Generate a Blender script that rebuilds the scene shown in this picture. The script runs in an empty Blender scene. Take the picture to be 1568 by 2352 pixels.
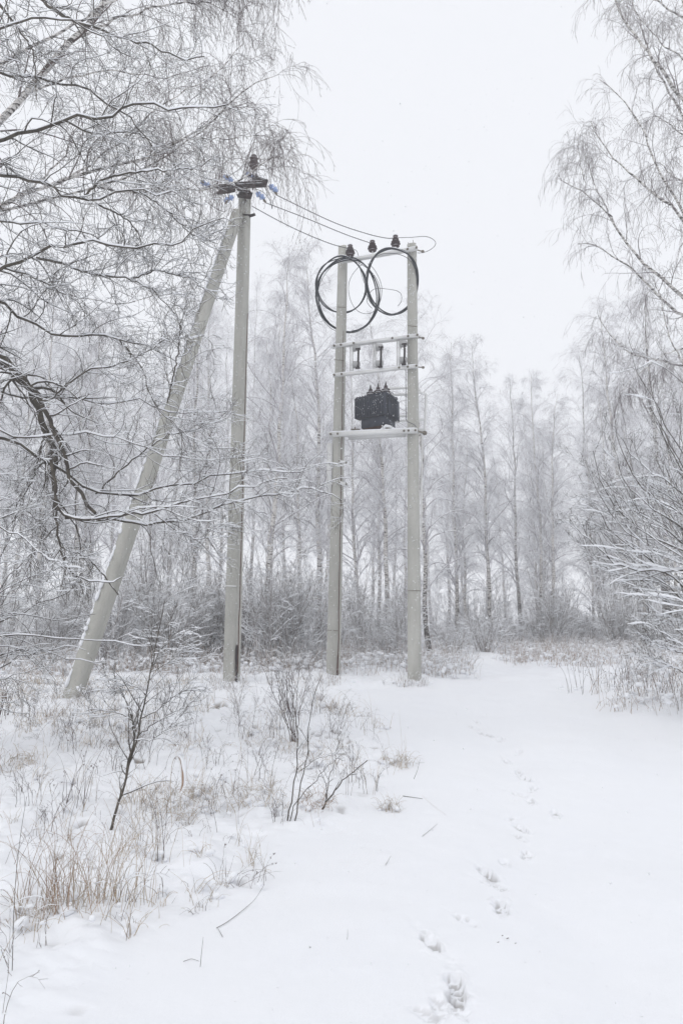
import bpy, math, random
import numpy as np
from mathutils import Vector, Matrix

S = bpy.context.scene
COL = S.collection
R_ = math.radians

# ------------------------------------------------------------------ camera
EYE = Vector((0, 0, 1.6))
F = 1600.0                      # focal length in units of a 1568 x 2352 frame
PITCH = math.atan((1445 - 1176) / F)
cd = bpy.data.cameras.new("camera")
cam = bpy.data.objects.new("camera", cd)
COL.objects.link(cam)
cam.location = EYE
cam.rotation_euler = (math.pi / 2 + PITCH, 0, 0)
cd.sensor_fit = 'VERTICAL'
cd.sensor_height = 36
cd.lens = 36 * F / 2352
cd.clip_start = 0.05
cd.clip_end = 1500
S.camera = cam

# ------------------------------------------------------------------ world, sun, exposure
SUN_EL, SUN_AZ = R_(50), R_(-60)          # soft overcast light, a little stronger from the left behind the camera
w = bpy.data.worlds.new("World")
S.world = w
w.use_nodes = True
nt = w.node_tree
bg = nt.nodes["Background"]
sky = nt.nodes.new("ShaderNodeTexSky")
sky.sky_type = 'NISHITA'
sky.sun_disc = False
sky.sun_elevation = SUN_EL
sky.sun_rotation = R_(215)
sky.air_density = 1.0
sky.dust_density = 6.0
mx = nt.nodes.new("ShaderNodeMix")
mx.data_type = 'RGBA'
mx.inputs[0].default_value = 0.97
mx.inputs[7].default_value = (9.3, 9.48, 9.95, 1)      # the closed cloud cover
nt.links.new(sky.outputs[0], mx.inputs[6])
nt.links.new(mx.outputs[2], bg.inputs[0])
bg.inputs[1].default_value = 0.1
sd = bpy.data.lights.new("sun", 'SUN')
sd.energy = 0.75
sd.angle = R_(25)
sd.color = (1.0, 0.985, 0.96)
sun = bpy.data.objects.new("sun", sd)
COL.objects.link(sun)
sv = Vector((-0.62, -0.5, 0.85)).normalized()          # towards the sun
sun.rotation_euler = sv.to_track_quat('Z', 'Y').to_euler()
S.view_settings.view_transform = 'Standard'
S.view_settings.look = 'None'
S.view_settings.exposure = 0.0
S.view_settings.gamma = 1.0
S.cycles.max_bounces = 10
S.cycles.diffuse_bounces = 3
S.cycles.glossy_bounces = 2
S.cycles.transmission_bounces = 2
S.cycles.volume_bounces = 8
S.cycles.transparent_max_bounces = 4
S.cycles.use_denoising = True
S.cycles.denoiser = "OPENIMAGEDENOISE"
S.cycles.denoising_prefilter = "ACCURATE"
S.cycles.denoising_input_passes = "RGB_ALBEDO_NORMAL"
S.cycles.use_adaptive_sampling = True
S.cycles.adaptive_threshold = 0.02
S.cycles.sample_clamp_indirect = 4

# ------------------------------------------------------------------ pixel -> world
cp, sp = math.cos(PITCH), math.sin(PITCH)

def ray(px, py):
    x = (px - 784) / F
    y = (1176 - py) / F
    return Vector((x, cp - y * sp, sp + y * cp))

def at(px, py, Y):
    d = ray(px, py)
    return EYE + d * (Y / d.y)

# ------------------------------------------------------------------ terrain
def vnoise(x, y, seed=0):
    x = np.asarray(x, float); y = np.asarray(y, float)
    xi = np.floor(x).astype(np.int64); yi = np.floor(y).astype(np.int64)
    fx = x - xi; fy = y - yi
    fx = fx * fx * (3 - 2 * fx); fy = fy * fy * (3 - 2 * fy)
    def h(a, b):
        n = (a * 374761393 + b * 668265263 + seed * 974634777) & 0xffffffff
        n = ((n ^ (n >> 13)) * 1274126177) & 0xffffffff
        n = (n ^ (n >> 16)) & 0xffffffff
        return n / 4294967295.0
    a = h(xi, yi); b = h(xi + 1, yi); c = h(xi, yi + 1); d = h(xi + 1, yi + 1)
    return (a + (b - a) * fx) * (1 - fy) + (c + (d - c) * fx) * fy - 0.5

def sst(a, b, x):
    t = np.clip((x - a) / (b - a), 0, 1)
    return t * t * (3 - 2 * t)

def edge_left(y):
    # x of the right edge of the overgrown verge left of the path
    return np.interp(y, [2.5, 3.5, 4.5, 5.6, 7.2, 8.4, 10, 11.5, 13, 20], [-1.5, -.95, -.6, -.1, 0.75, 1.0, .6, -.1, 2.1, 5])

def verge(x, y):
    e = edge_left(y) + 0.5 * vnoise(x * 1.3, y * 1.3, 5)
    return sst(0.0, 0.7, e - x)

def height(x, y):
    x = np.asarray(x, float); y = np.asarray(y, float)
    z = 0.66 * sst(5.2, 12.6, y) + 0.30 * sst(13, 26, y)
    z = z + 0.10 * vnoise(x * .35, y * .35, 1) * sst(3, 9, y) + 0.4 * vnoise(x * .06, y * .06, 2) * sst(22, 50, y)
    z = z + 0.035 * vnoise(x * 1.1, y * 1.1, 3) + 0.012 * vnoise(x * 4, y * 4, 4) + .004 * vnoise(x * 11, y * 11, 14)
    v = verge(x, y) * sst(2.0, 3.5, y)
    z = z + v * (0.07 + 0.10 * vnoise(x * 1.6, y * 1.6, 7) + 0.06 * vnoise(x * 4.2, y * 4.2, 8) + 0.045 * vnoise(x * 10.5, y * 10.5, 9) + .022 * vnoise(x * 23, y * 23, 19))
    far = sst(12, 14, y)
    z = z + far * 0.10 * vnoise(x * 2.2, y * 2.2, 10)
    # right bank of the track and small drifts against the pole feet
    z = z + .14 * sst(0, 1.2, x - 3.7 - .5 * np.abs(y - 11)) * sst(8.5, 10, y) * (1 - sst(13, 15, y))
    for bx, by in ((-1.93, 12.2), (-.16, 13.1), (1.33, 12.75), (-4.36, 11.3)):
        z = z + .03 * np.exp(-(((x - bx + .15) / .35) ** 2 + ((y - by + .15) / .3) ** 2))
    # the two soft ruts of the track
    c = np.interp(y, [0, 6, 10, 14, 20], [1.7, 2.2, 2.9, 3.9, 6.2])
    for o in (-.75, .85):
        z = z - 0.035 * np.exp(-((x - c - o) / .28) ** 2) * (1 - v)
    return z

def hz(x, y):
    return float(height(np.array([x]), np.array([y]))[0])

def ground(px, py):
    d = ray(px, py)
    t = 1.0
    p = EYE + d * t
    while t < 90:
        p = EYE + d * t
        if p.z <= hz(p.x, p.y):
            break
        t += 0.02 + t * 0.002
    return Vector((p.x, p.y, hz(p.x, p.y)))

# ------------------------------------------------------------------ materials
def mat(name, rough=0.8):
    m = bpy.data.materials.new(name)
    m.use_nodes = True
    b = m.node_tree.nodes["Principled BSDF"]
    b.inputs["Roughness"].default_value = rough
    b.inputs["Specular IOR Level"].default_value = 0.25
    return m, m.node_tree, b

def N(nt, t, **kw):
    n = nt.nodes.new(t)
    for k, v in kw.items():
        setattr(n, k, v)
    return n

def noise_tex(nt, scale, detail=4, rough=.6, coord='Object', vec_scale=None):
    tc = N(nt, "ShaderNodeTexCoord")
    src = tc.outputs[coord]
    if vec_scale:
        mp = N(nt, "ShaderNodeMapping")
        mp.inputs['Scale'].default_value = vec_scale
        nt.links.new(src, mp.inputs[0]); src = mp.outputs[0]
    n = N(nt, "ShaderNodeTexNoise")
    n.inputs['Scale'].default_value = scale
    n.inputs['Detail'].default_value = detail
    n.inputs['Roughness'].default_value = rough
    nt.links.new(src, n.inputs['Vector'])
    return n.outputs[0]

def ramp(nt, src, stops):
    r = N(nt, "ShaderNodeValToRGB")
    e = r.color_ramp.elements
    while len(e) < len(stops):
        e.new(0.5)
    for i, (p, c) in enumerate(stops):
        e[i].position = p
        e[i].color = (c[0], c[1], c[2], 1)
    nt.links.new(src, r.inputs[0])
    return r.outputs[0]

def mixc(nt, fac, a, b):
    m = N(nt, "ShaderNodeMix", data_type='RGBA')
    if isinstance(fac, (int, float)): m.inputs[0].default_value = fac
    else: nt.links.new(fac, m.inputs[0])
    for i, c in ((6, a), (7, b)):
        if isinstance(c, tuple): m.inputs[i].default_value = (*c, 1)
        else: nt.links.new(c, m.inputs[i])
    return m.outputs[2]

def bump(nt, b, src, strength, dist):
    bp = N(nt, "ShaderNodeBump")
    bp.inputs['Strength'].default_value = strength
    bp.inputs['Distance'].default_value = dist
    nt.links.new(src, bp.inputs['Height'])
    nt.links.new(bp.outputs[0], b.inputs['Normal'])

def settled(nt, base, lo, hi, noise=None):
    """snow that has settled on faces turned upwards"""
    g = N(nt, "ShaderNodeNewGeometry")
    sx = N(nt, "ShaderNodeSeparateXYZ")
    nt.links.new(g.outputs['True Normal'], sx.inputs[0])
    v = sx.outputs[2]
    if noise is not None:
        a = N(nt, "ShaderNodeMath", operation='MULTIPLY_ADD')
        nt.links.new(noise, a.inputs[0]); a.inputs[1].default_value = 1.6
        s2 = N(nt, "ShaderNodeMath", operation='SUBTRACT')
        nt.links.new(v, s2.inputs[0]); s2.inputs[1].default_value = .8
        nt.links.new(s2.outputs[0], a.inputs[2]); v = a.outputs[0]
    mr = N(nt, "ShaderNodeMapRange")
    nt.links.new(v, mr.inputs[0])
    mr.inputs[1].default_value = lo; mr.inputs[2].default_value = hi
    return mixc(nt, mr.outputs[0], base, SNOWC)

SNOWC = (0.88, 0.895, 0.92)

def m_snow(name="snow", soil=False):
    m, nt, b = mat(name, .75)
    b.inputs['Specular IOR Level'].default_value = .15
    c = mixc(nt, noise_tex(nt, 1.5), (0.875, 0.89, 0.925), (0.90, 0.91, 0.93))
    if soil:
        at_ = N(nt, "ShaderNodeAttribute", attribute_name="soil")
        sc = mixc(nt, noise_tex(nt, 30), (0.10, 0.085, 0.075), (0.26, 0.22, 0.18))
        c = mixc(nt, at_.outputs['Fac'], c, sc)
    nt.links.new(c, b.inputs['Base Color'])
    bump(nt, b, noise_tex(nt, 38, 8, .8), .4, .012)
    return m

def m_bark(name, c1, c2, scale=14, lo=None, hi=None):
    m, nt, b = mat(name, .9)
    n = noise_tex(nt, scale, 5)
    c = ramp(nt, n, [(.35, c1), (.65, c2)])
    if lo is not None:
        c = settled(nt, c, lo, hi, noise_tex(nt, 6, 3))
    nt.links.new(c, b.inputs['Base Color'])
    bump(nt, b, noise_tex(nt, scale * 4, 4), .6, .01)
    return m

def m_birch(name, dark=.0):
    m, nt, b = mat(name, .8)
    marks = noise_tex(nt, 5, 4, .65, 'Object', (1.5, 1.5, 6))
    tc = N(nt, "ShaderNodeTexCoord"); sx = N(nt, "ShaderNodeSeparateXYZ"); nt.links.new(tc.outputs['Object'], sx.inputs[0])
    mr = N(nt, "ShaderNodeMapRange"); nt.links.new(sx.outputs[2], mr.inputs[0])      # rough dark bark at the foot of old birches
    mr.inputs[1].default_value = 0; mr.inputs[2].default_value = 3.5; mr.inputs[3].default_value = -.13; mr.inputs[4].default_value = 0
    ad = N(nt, "ShaderNodeMath", operation='ADD'); nt.links.new(marks, ad.inputs[0]); nt.links.new(mr.outputs[0], ad.inputs[1])
    c = ramp(nt, ad.outputs[0], [(.40 + dark, (.055, .047, .045)), (.46 + dark, (.60, .575, .55)), (.8, (.76, .74, .72))])
    c = settled(nt, c, .25, .6)
    nt.links.new(c, b.inputs['Base Color'])
    bump(nt, b, marks, .4, .01)
    return m

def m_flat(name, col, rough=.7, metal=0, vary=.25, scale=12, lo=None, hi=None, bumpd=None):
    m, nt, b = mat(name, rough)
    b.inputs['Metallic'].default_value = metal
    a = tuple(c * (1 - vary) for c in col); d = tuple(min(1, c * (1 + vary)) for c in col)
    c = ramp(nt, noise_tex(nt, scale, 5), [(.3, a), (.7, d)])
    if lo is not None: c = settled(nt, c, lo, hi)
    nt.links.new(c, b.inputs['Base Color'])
    if bumpd: bump(nt, b, noise_tex(nt, scale * 5, 4), .5, bumpd)
    return m

def m_concrete(name):
    m, nt, b = mat(name, .9)
    c1 = ramp(nt, noise_tex(nt, 2.2, 6, .7, 'Object', (1, 1, .25)), [(.3, (.35, .345, .315)), (.7, (.53, .525, .485))])
    pits = ramp(nt, noise_tex(nt, 60, 4, .7), [(.30, (.55, .55, .55)), (.42, (1, 1, 1))])
    mm = N(nt, "ShaderNodeMix", data_type='RGBA', blend_type='MULTIPLY')
    mm.inputs[0].default_value = .8
    nt.links.new(c1, mm.inputs[6]); nt.links.new(pits, mm.inputs[7])
    nt.links.new(mm.outputs[2], b.inputs['Base Color'])
    bump(nt, b, noise_tex(nt, 40, 6, .7), .5, .006)
    return m

M = {}
M['ground'] = m_snow("ground_snow", True)
M['snow'] = m_snow("branch_snow")
M['bark_dark'] = m_bark("bark_dark", (.035, .028, .024), (.115, .10, .08))
M['twig'] = m_flat("twig_bark", (.085, .058, .055), .8, vary=.35, scale=5, lo=.35, hi=.7)
M['birch'] = m_birch("birch_bark")
M['birch_old'] = m_birch("birch_bark_dark", .05)
M['pale_twig'] = m_flat("pale_twig_bark", (.15, .12, .125), .8, vary=.3, scale=5, lo=.1, hi=.55)
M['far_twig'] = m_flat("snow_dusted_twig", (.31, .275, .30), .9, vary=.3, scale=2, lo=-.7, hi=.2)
M['thicket_twig'] = m_flat("thicket_twig", (.19, .16, .15), .9, vary=.45, scale=3, lo=-.3, hi=.4)
M['concrete'] = m_concrete("concrete")
M['galv'] = m_flat("painted_steel", (.72, .72, .71), .55, 0, .06, 6)
M['rust'] = m_flat("rusty_steel", (.085, .045, .035), .85, 0, .45, 20, lo=.5, hi=.8)
M['blackiron'] = m_flat("black_iron", (.03, .022, .024), .6, 0, .3, 25, lo=.5, hi=.9)
M['bolt'] = m_flat("bolt_steel", (.18, .16, .13), .5, .3, .3, 40)
M['tank'] = m_flat("slate_paint", (.050, .058, .080), .45, 0, .15, 9, lo=.7, hi=.95)
M['porcelain'] = m_flat("brown_porcelain", (.055, .035, .04), .25, 0, .2, 20, lo=.55, hi=.9)
M['greypoly'] = m_flat("grey_polymer", (.42, .42, .42), .5, 0, .1, 20, lo=.6, hi=.9)
M['cable'] = m_flat("black_cable", (.022, .027, .036), .45, 0, .3, 15, lo=.55, hi=.95)
M['wire'] = m_flat("aluminium_wire", (.13, .13, .14), .5, .2, .2, 15)
m, nt2, b2 = mat("blue_glass", .15)
b2.inputs['Base Color'].default_value = (.36, .48, .78, 1)
b2.inputs['Transmission Weight'].default_value = .25
M['blueglass'] = m
M['straw'] = m_flat("dry_straw", (.44, .36, .27), .9, 0, .35, 3, lo=.45, hi=.8)
M['straw_red'] = m_flat("rusty_straw", (.36, .25, .18), .9, 0, .35, 3, lo=.45, hi=.8)
M['weed'] = m_flat("dead_weed", (.13, .095, .085), .9, 0, .4, 6, lo=.35, hi=.75)
M['frostweed'] = m_flat("frosted_weed", (.33, .27, .23), .9, 0, .4, 2, lo=-.1, hi=.45)
M['flake'] = m_flat("snowflake", (.9, .91, .93), .8, 0, .01, 2)

# ------------------------------------------------------------------ mesh helpers
def link(name, me, m, parent=None):
    o = bpy.data.objects.new(name, me)
    if m is not None: me.materials.append(m)
    COL.objects.link(o)
    if parent is not None: o.parent = parent
    return o

def mesh_from(name, V, Fq, smooth=False):
    me = bpy.data.meshes.new(name)
    V = np.asarray(V, np.float32)
    Fq = np.asarray(Fq, np.int32)
    k = Fq.shape[1]
    me.vertices.add(len(V)); me.vertices.foreach_set("co", V.ravel())
    me.loops.add(Fq.size); me.loops.foreach_set("vertex_index", Fq.ravel())
    me.polygons.add(len(Fq))
    me.polygons.foreach_set("loop_start", np.arange(0, Fq.size, k, dtype=np.int32))
    me.polygons.foreach_set("loop_total", np.full(len(Fq), k, np.int32))
    if smooth: me.polygons.foreach_set("use_smooth", np.ones(len(Fq), bool))
    me.update(calc_edges=True)
    return me

class Tubes:
    """many tapered tubes gathered into one mesh"""
    def __init__(s): s.V = []; s.F = []; s.n = 0
    def add(s, P, R, n=3):
        P = np.asarray(P, float); R = np.asarray(R, float)
        if P.ndim == 2: P = P[None]; R = R[None]
        if len(P) == 0: return s
        Nn, K, _ = P.shape
        R = np.broadcast_to(R, (Nn, K))
        T = np.gradient(P, axis=1)
        T /= np.linalg.norm(T, axis=2, keepdims=True) + 1e-9
        mean = P[:, -1] - P[:, 0]
        mean /= np.linalg.norm(mean, axis=1, keepdims=True) + 1e-9
        ref = np.where(np.abs(mean[:, 2:3]) > .8, np.array([[1., 0, 0]]), np.array([[0, 0, 1.]]))[:, None, :]
        A = np.cross(T, ref); A /= np.linalg.norm(A, axis=2, keepdims=True) + 1e-9
        B = np.cross(A, T)
        an = np.arange(n) / n * 2 * math.pi + math.pi / 2
        ring = (A[:, :, None, :] * np.cos(an)[None, None, :, None] + B[:, :, None, :] * np.sin(an)[None, None, :, None])
        V = P[:, :, None, :] + ring * R[:, :, None, None]
        V = V.reshape(-1, 3)
        base = (np.arange(Nn) * K * n)[:, None, None]
        i = np.arange(K - 1)[None, :, None] * n
        j = np.arange(n)[None, None, :]
        j2 = (j + 1) % n
        q = np.stack([base + i + j, base + i + j2, base + i + n + j2, base + i + n + j], -1).reshape(-1, 4)
        s.V.append(V); s.F.append(q + s.n); s.n += len(V)
        return s
    def box(s, c, sx, sy, sz, rot=0.0, rx=None):
        """box centred at c, half sizes, turned about z"""
        v = np.array([[x, y, z] for z in (-sz, sz) for x, y in ((-sx, -sy), (sx, -sy), (sx, sy), (-sx, sy))], float)
        if rx is not None: v = v @ np.array(rx).T
        ca, sa = math.cos(rot), math.sin(rot)
        v = np.stack([v[:, 0] * ca - v[:, 1] * sa, v[:, 0] * sa + v[:, 1] * ca, v[:, 2]], 1) + np.array(c)
        f = np.array([[0, 3, 2, 1], [4, 5, 6, 7], [0, 1, 5, 4], [1, 2, 6, 5], [2, 3, 7, 6], [3, 0, 4, 7]])
        s.V.append(v); s.F.append(f + s.n); s.n += 8
        return s
    def bar(s, a, b, w, h):
        """box bar from a to b, w across (level), h high"""
        a = np.array(a, float); b = np.array(b, float)
        t = b - a; t /= np.linalg.norm(t)
        ref = np.array([0, 0, 1.]) if abs(t[2]) < .9 else np.array([0, 1., 0])
        u = np.cross(t, ref); u /= np.linalg.norm(u)
        v = np.cross(u, t)
        P = []
        for q in (a, b):
            for i, j in ((-1, -1), (1, -1), (1, 1), (-1, 1)):
                P.append(q + u * i * w / 2 + v * j * h / 2)
        f = np.array([[0, 1, 2, 3], [4, 7, 6, 5], [0, 4, 5, 1], [1, 5, 6, 2], [2, 6, 7, 3], [3, 7, 4, 0]])
        s.V.append(np.array(P)); s.F.append(f + s.n); s.n += 8
        return s
    def cap(s, P, r, n=10):
        """closed solid of revolution along points with radii (ends pinched)"""
        P = [np.array(p, float) for p in P]
        d0 = P[0]; d1 = P[-1]
        P = [d0] + P + [d1]; r = [1e-4] + list(r) + [1e-4]
        Pa = np.array(P)
        t = d1 - d0; t /= np.linalg.norm(t) + 1e-9
        ref = np.array([0, 0, 1.]) if abs(t[2]) < .8 else np.array([1., 0, 0])
        u = np.cross(t, ref); u /= np.linalg.norm(u); v = np.cross(u, t)
        an = np.arange(n) / n * 2 * math.pi
        V = np.concatenate([p + np.outer(np.cos(an), u) * q + np.outer(np.sin(an), v) * q for p, q in zip(P, r)])
        fs = []
        for i in range(len(P) - 1):
            for j in range(n):
                k = (j + 1) % n
                fs.append([i * n + j, i * n + k, (i + 1) * n + k, (i + 1) * n + j])
        s.V.append(V); s.F.append(np.array(fs) + s.n); s.n += len(V)
        return s
    def mesh(s, name, smooth=False):
        if not s.V: return mesh_from(name, np.zeros((4, 3)), np.array([[0, 1, 2, 3]]))
        return mesh_from(name, np.concatenate(s.V), np.concatenate(s.F), smooth)
    def build(s, name, m, parent=None, smooth=False, org=None):
        if org is not None: s.V = [v - np.array(org) for v in s.V]
        return link(name, s.mesh(name, smooth), m, parent)

def thing(name, label, cat, loc=(0, 0, 0), group=None, rz=0):
    o = bpy.data.objects.new(name, None)
    COL.objects.link(o)
    o.location = loc; o.rotation_euler = (0, 0, rz)
    o['label'] = label; o['category'] = cat
    if group: o['group'] = group
    return o

def tag(o, label=None, cat=None, group=None, kind=None):
    if label: o['label'] = label
    if cat: o['category'] = cat
    if group: o['group'] = group
    if kind: o['kind'] = kind
    return o

def copy_tree(o, loc, rz, sc, label=None, group=None):
    c = o.copy(); COL.objects.link(c)
    c.location = loc; c.rotation_euler = (0, 0, rz); c.scale = (sc, sc, sc) if not isinstance(sc, tuple) else sc
    if label: c['label'] = label
    if group: c['group'] = group
    for ch in o.children:
        d = ch.copy(); COL.objects.link(d); d.parent = c
    return c

# ------------------------------------------------------------------ branch growth
def resample(pts, K, rng=None, jit=0.0):
    pts = np.array(pts, float)
    d = np.r_[0, np.cumsum(np.linalg.norm(np.diff(pts, axis=0), axis=1))]
    s = np.linspace(0, d[-1], K)
    out = np.stack([np.interp(s, d, pts[:, i]) for i in range(3)], 1)
    sm = out.copy()
    sm[1:-1] = .25 * out[:-2] + .5 * out[1:-1] + .25 * out[2:]
    if rng is not None: sm[1:-1] += rng.normal(0, jit, sm[1:-1].shape)
    return sm

def grow(P, R, m, rng, L, tr=(.1, 1), ang=50, angv=12, up=0., droop=0., wig=.15, K=5, rf=.5, rend=.0015, rmin=.002, taper=1., keep=1., tipshort=.5):
    Nn, Kp, _ = P.shape
    R = np.broadcast_to(R, (Nn, Kp))
    idx = np.repeat(np.arange(Nn), m)
    n = len(idx)
    t = tr[0] + (tr[1] - tr[0]) * ((np.tile(np.arange(m), Nn) + rng.random(n)) / m)
    if keep < 1:
        k = rng.random(n) < keep
        idx = idx[k]; t = t[k]; n = len(idx)
    f = t * (Kp - 1); i0 = np.minimum(f.astype(int), Kp - 2); fr = (f - i0)[:, None]
    a = P[idx, i0]; b = P[idx, i0 + 1]
    pos = a * (1 - fr) + b * fr
    T = b - a; T /= np.linalg.norm(T, axis=1, keepdims=True) + 1e-9
    r0 = R[idx, i0] * (1 - fr[:, 0]) + R[idx, i0 + 1] * fr[:, 0]
    rv = rng.normal(size=(n, 3)); u = np.cross(T, rv); u /= np.linalg.norm(u, axis=1, keepdims=True) + 1e-9
    an = np.radians(rng.normal(ang, angv, n))[:, None]
    D = np.cos(an) * T + np.sin(an) * u
    D[:, 2] += up
    D /= np.linalg.norm(D, axis=1, keepdims=True) + 1e-9
    plen = np.linalg.norm(np.diff(P, axis=1), axis=2).sum(1)[idx]
    Lc = (L(plen, t) if callable(L) else np.full(n, L)) * rng.uniform(.55, 1.25, n) * (1 - tipshort * np.maximum(0, t - .6) / .4)
    seg = (Lc / (K - 1))[:, None]
    out = np.empty((n, K, 3)); out[:, 0] = pos
    W = rng.normal(0, 1, (n, 3))
    for i in range(1, K):
        W = .5 * W + rng.normal(0, 1, (n, 3)) * .87
        D = D + W * wig
        D[:, 2] -= droop * (i / (K - 1))
        D /= np.linalg.norm(D, axis=1, keepdims=True) + 1e-9
        pos = pos + D * seg
        out[:, i] = pos
    rb = np.maximum(rmin, np.minimum(r0 * .95, r0 * rf))
    q = np.linspace(0, 1, K)[None] ** taper
    RR = rb[:, None] * (1 - q) + rend * q
    return out, RR

def snow_on(T, P, R, rng, a=.004, b=.7, n=4, keep=1.0, mx=.035):
    """pillows of settled snow along the tops of branches"""
    P = np.asarray(P); R = np.broadcast_to(R, P.shape[:2])
    if keep < 1:
        k = rng.random(len(P)) < keep; P = P[k]; R = R[k]
    if len(P) == 0: return
    Tg = np.gradient(P, axis=1); Tg /= np.linalg.norm(Tg, axis=2, keepdims=True) + 1e-9
    h = np.clip(1 - np.abs(Tg[:, :, 2]) * 1.1, 0, 1) ** .8
    s = np.minimum(a + b * R, mx) * h * rng.uniform(.45, 1.15, R.shape)
    s[:, 0] *= .4; s[:, -1] *= .3
    Q = P.copy(); Q[:, :, 2] += R * .75 + s * .45
    T.add(Q, np.maximum(s, 1e-4), n)

# ------------------------------------------------------------------ ground
_r = random.Random(3)
PRINTS = [(float(np.interp(y, [1650, 1690, 1750, 1790, 1845, 1905, 1966, 2010, 2087, 2168, 2270, 2350], [1085, 1116, 1164, 1200, 1222, 1205, 1190, 1125, 1140, 1000, 1045, 1030])) + _r.gauss(0, 22), y, _r.uniform(.2, .34), _r.uniform(-.9, .9)) for y in (1660, 1700, 1730, 1775, 1815, 1828, 1880, 1925, 1985, 2035, 2120, 2335)] + [(1049, 2270, 1, -.05), (989, 2168, .75, .25), (1151, 2087, .8, -.2), (1120, 2010, 1, .2), (1209, 1966, .5, -.4), (1199, 1908, .6, .2),
          (1274, 1872, .6, -.2), (1219, 1842, .35, 0), (1206, 1790, .7, .3), (1164, 1750, .45, .1), (1116, 1690, .7, .9), (1162, 2158, .12, 0), (1050, 2315, .4, .1), (1010, 2310, .25, .1), (1085, 1672, .3, .8)]

def grid_axis(segs):
    out = [segs[0][0]]
    for a, b, st0, st1 in segs:
        x = a
        while x < b - 1e-6:
            f = (x - a) / (b - a)
            x = min(b, x + st0 + (st1 - st0) * f)
            out.append(x)
    return np.array(out)

def build_ground():
    xs = grid_axis([(-140, -30, 12, 5), (-30, -9, 3, .3), (-9, -3.2, .2, .035), (-3.2, .3, .03, .03), (.3, 2.3, .010, .010), (2.3, 2.6, .016, .016), (2.6, 9, .04, .2), (9, 30, .3, 3), (30, 140, 5, 12)])
    ys = grid_axis([(-30, -2, 6, .6), (-2, 2, .3, .06), (2, 2.8, .05, .016), (2.8, 7, .011, .016), (7, 15, .025, .08), (15, 40, .1, 1.2), (40, 260, 2, 16)])
    X, Y = np.meshgrid(xs, ys)
    Z = height(X, Y)
    soil = np.zeros_like(Z)
    for px, py, s, rot in PRINTS:
        g = ground(px, py)
        dx = X - g.x; dy = Y - g.y
        ca, sa = math.cos(rot), math.sin(rot)
        u = dx * ca + dy * sa; v = -dx * sa + dy * ca
        Lh, Wh = (.13 * (.6 + .4 * s), .048 * (.75 + .25 * s)) if s > .2 else (.02, .015)
        wob = 1 + .4 * vnoise(X * 22, Y * 22, 31) + .35 * vnoise(X * 50, Y * 50, 34)
        waist = 1 - .22 * np.exp(-((v + .1 * Lh) / (.3 * Lh)) ** 2)
        e = np.sqrt((u / (Wh * waist)) ** 2 + (v / Lh) ** 2) * wob
        inside = 1 - sst(.8, 1.1, e)
        rim = np.exp(-((e - 1.35) / .25) ** 2)
        depth = .008 + .030 * s
        crumb = vnoise(X * 38, Y * 38, 32) + .5 * vnoise(X * 80, Y * 80, 35)
        Z = Z - inside * depth * (1 + .5 * crumb) + rim * .005 * s * (1 + 2.6 * vnoise(X * 18, Y * 18, 33) + 1.5 * vnoise(X * 45, Y * 45, 36))
        # drag mark ahead of the print
        Z = Z - .010 * s * np.exp(-(u / (.6 * Wh)) ** 2) * sst(0, .05, v - Lh) * (1 - sst(.05, .3, v - Lh))
        if s > .9:
            tread = (np.sin(v * 2 * math.pi / .034) > .25) * inside
            Z = Z - tread * .008
            soil = np.maximum(soil, tread * (crumb > .02) * .55 * (u < .02))
        soil = np.maximum(soil, inside * (crumb > .12) * .5 * min(1, s + .2))
    # bare dark pockets under the tussocks of the verge
    v = verge(X, Y) * (Y > 3.2) * (Y < 11)
    pit = vnoise(X * 3.4, Y * 3.4, 41) + .45 * vnoise(X * 11, Y * 11, 42)
    hole = sst(.43, .5, pit) * v
    Z = Z - hole * .05
    soil = np.maximum(soil, hole * .85 * (vnoise(X * 30, Y * 30, 43) > -.25))
    ny, nx = X.shape
    V = np.stack([X, Y, Z], -1).reshape(-1, 3)
    i = np.arange(ny - 1)[:, None] * nx + np.arange(nx - 1)[None]
    Fq = np.stack([i, i + 1, i + nx + 1, i + nx], -1).reshape(-1, 4)
    me = mesh_from("snow_ground", V, Fq, True)
    a = me.attributes.new("soil", 'FLOAT', 'POINT')
    a.data.foreach_set("value", soil.ravel().astype(np.float32))
    o = link("snow_ground", me, M['ground'])
    tag(o, "white snow cover of the clearing with a line of boot prints", kind='structure')
build_ground()

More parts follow.
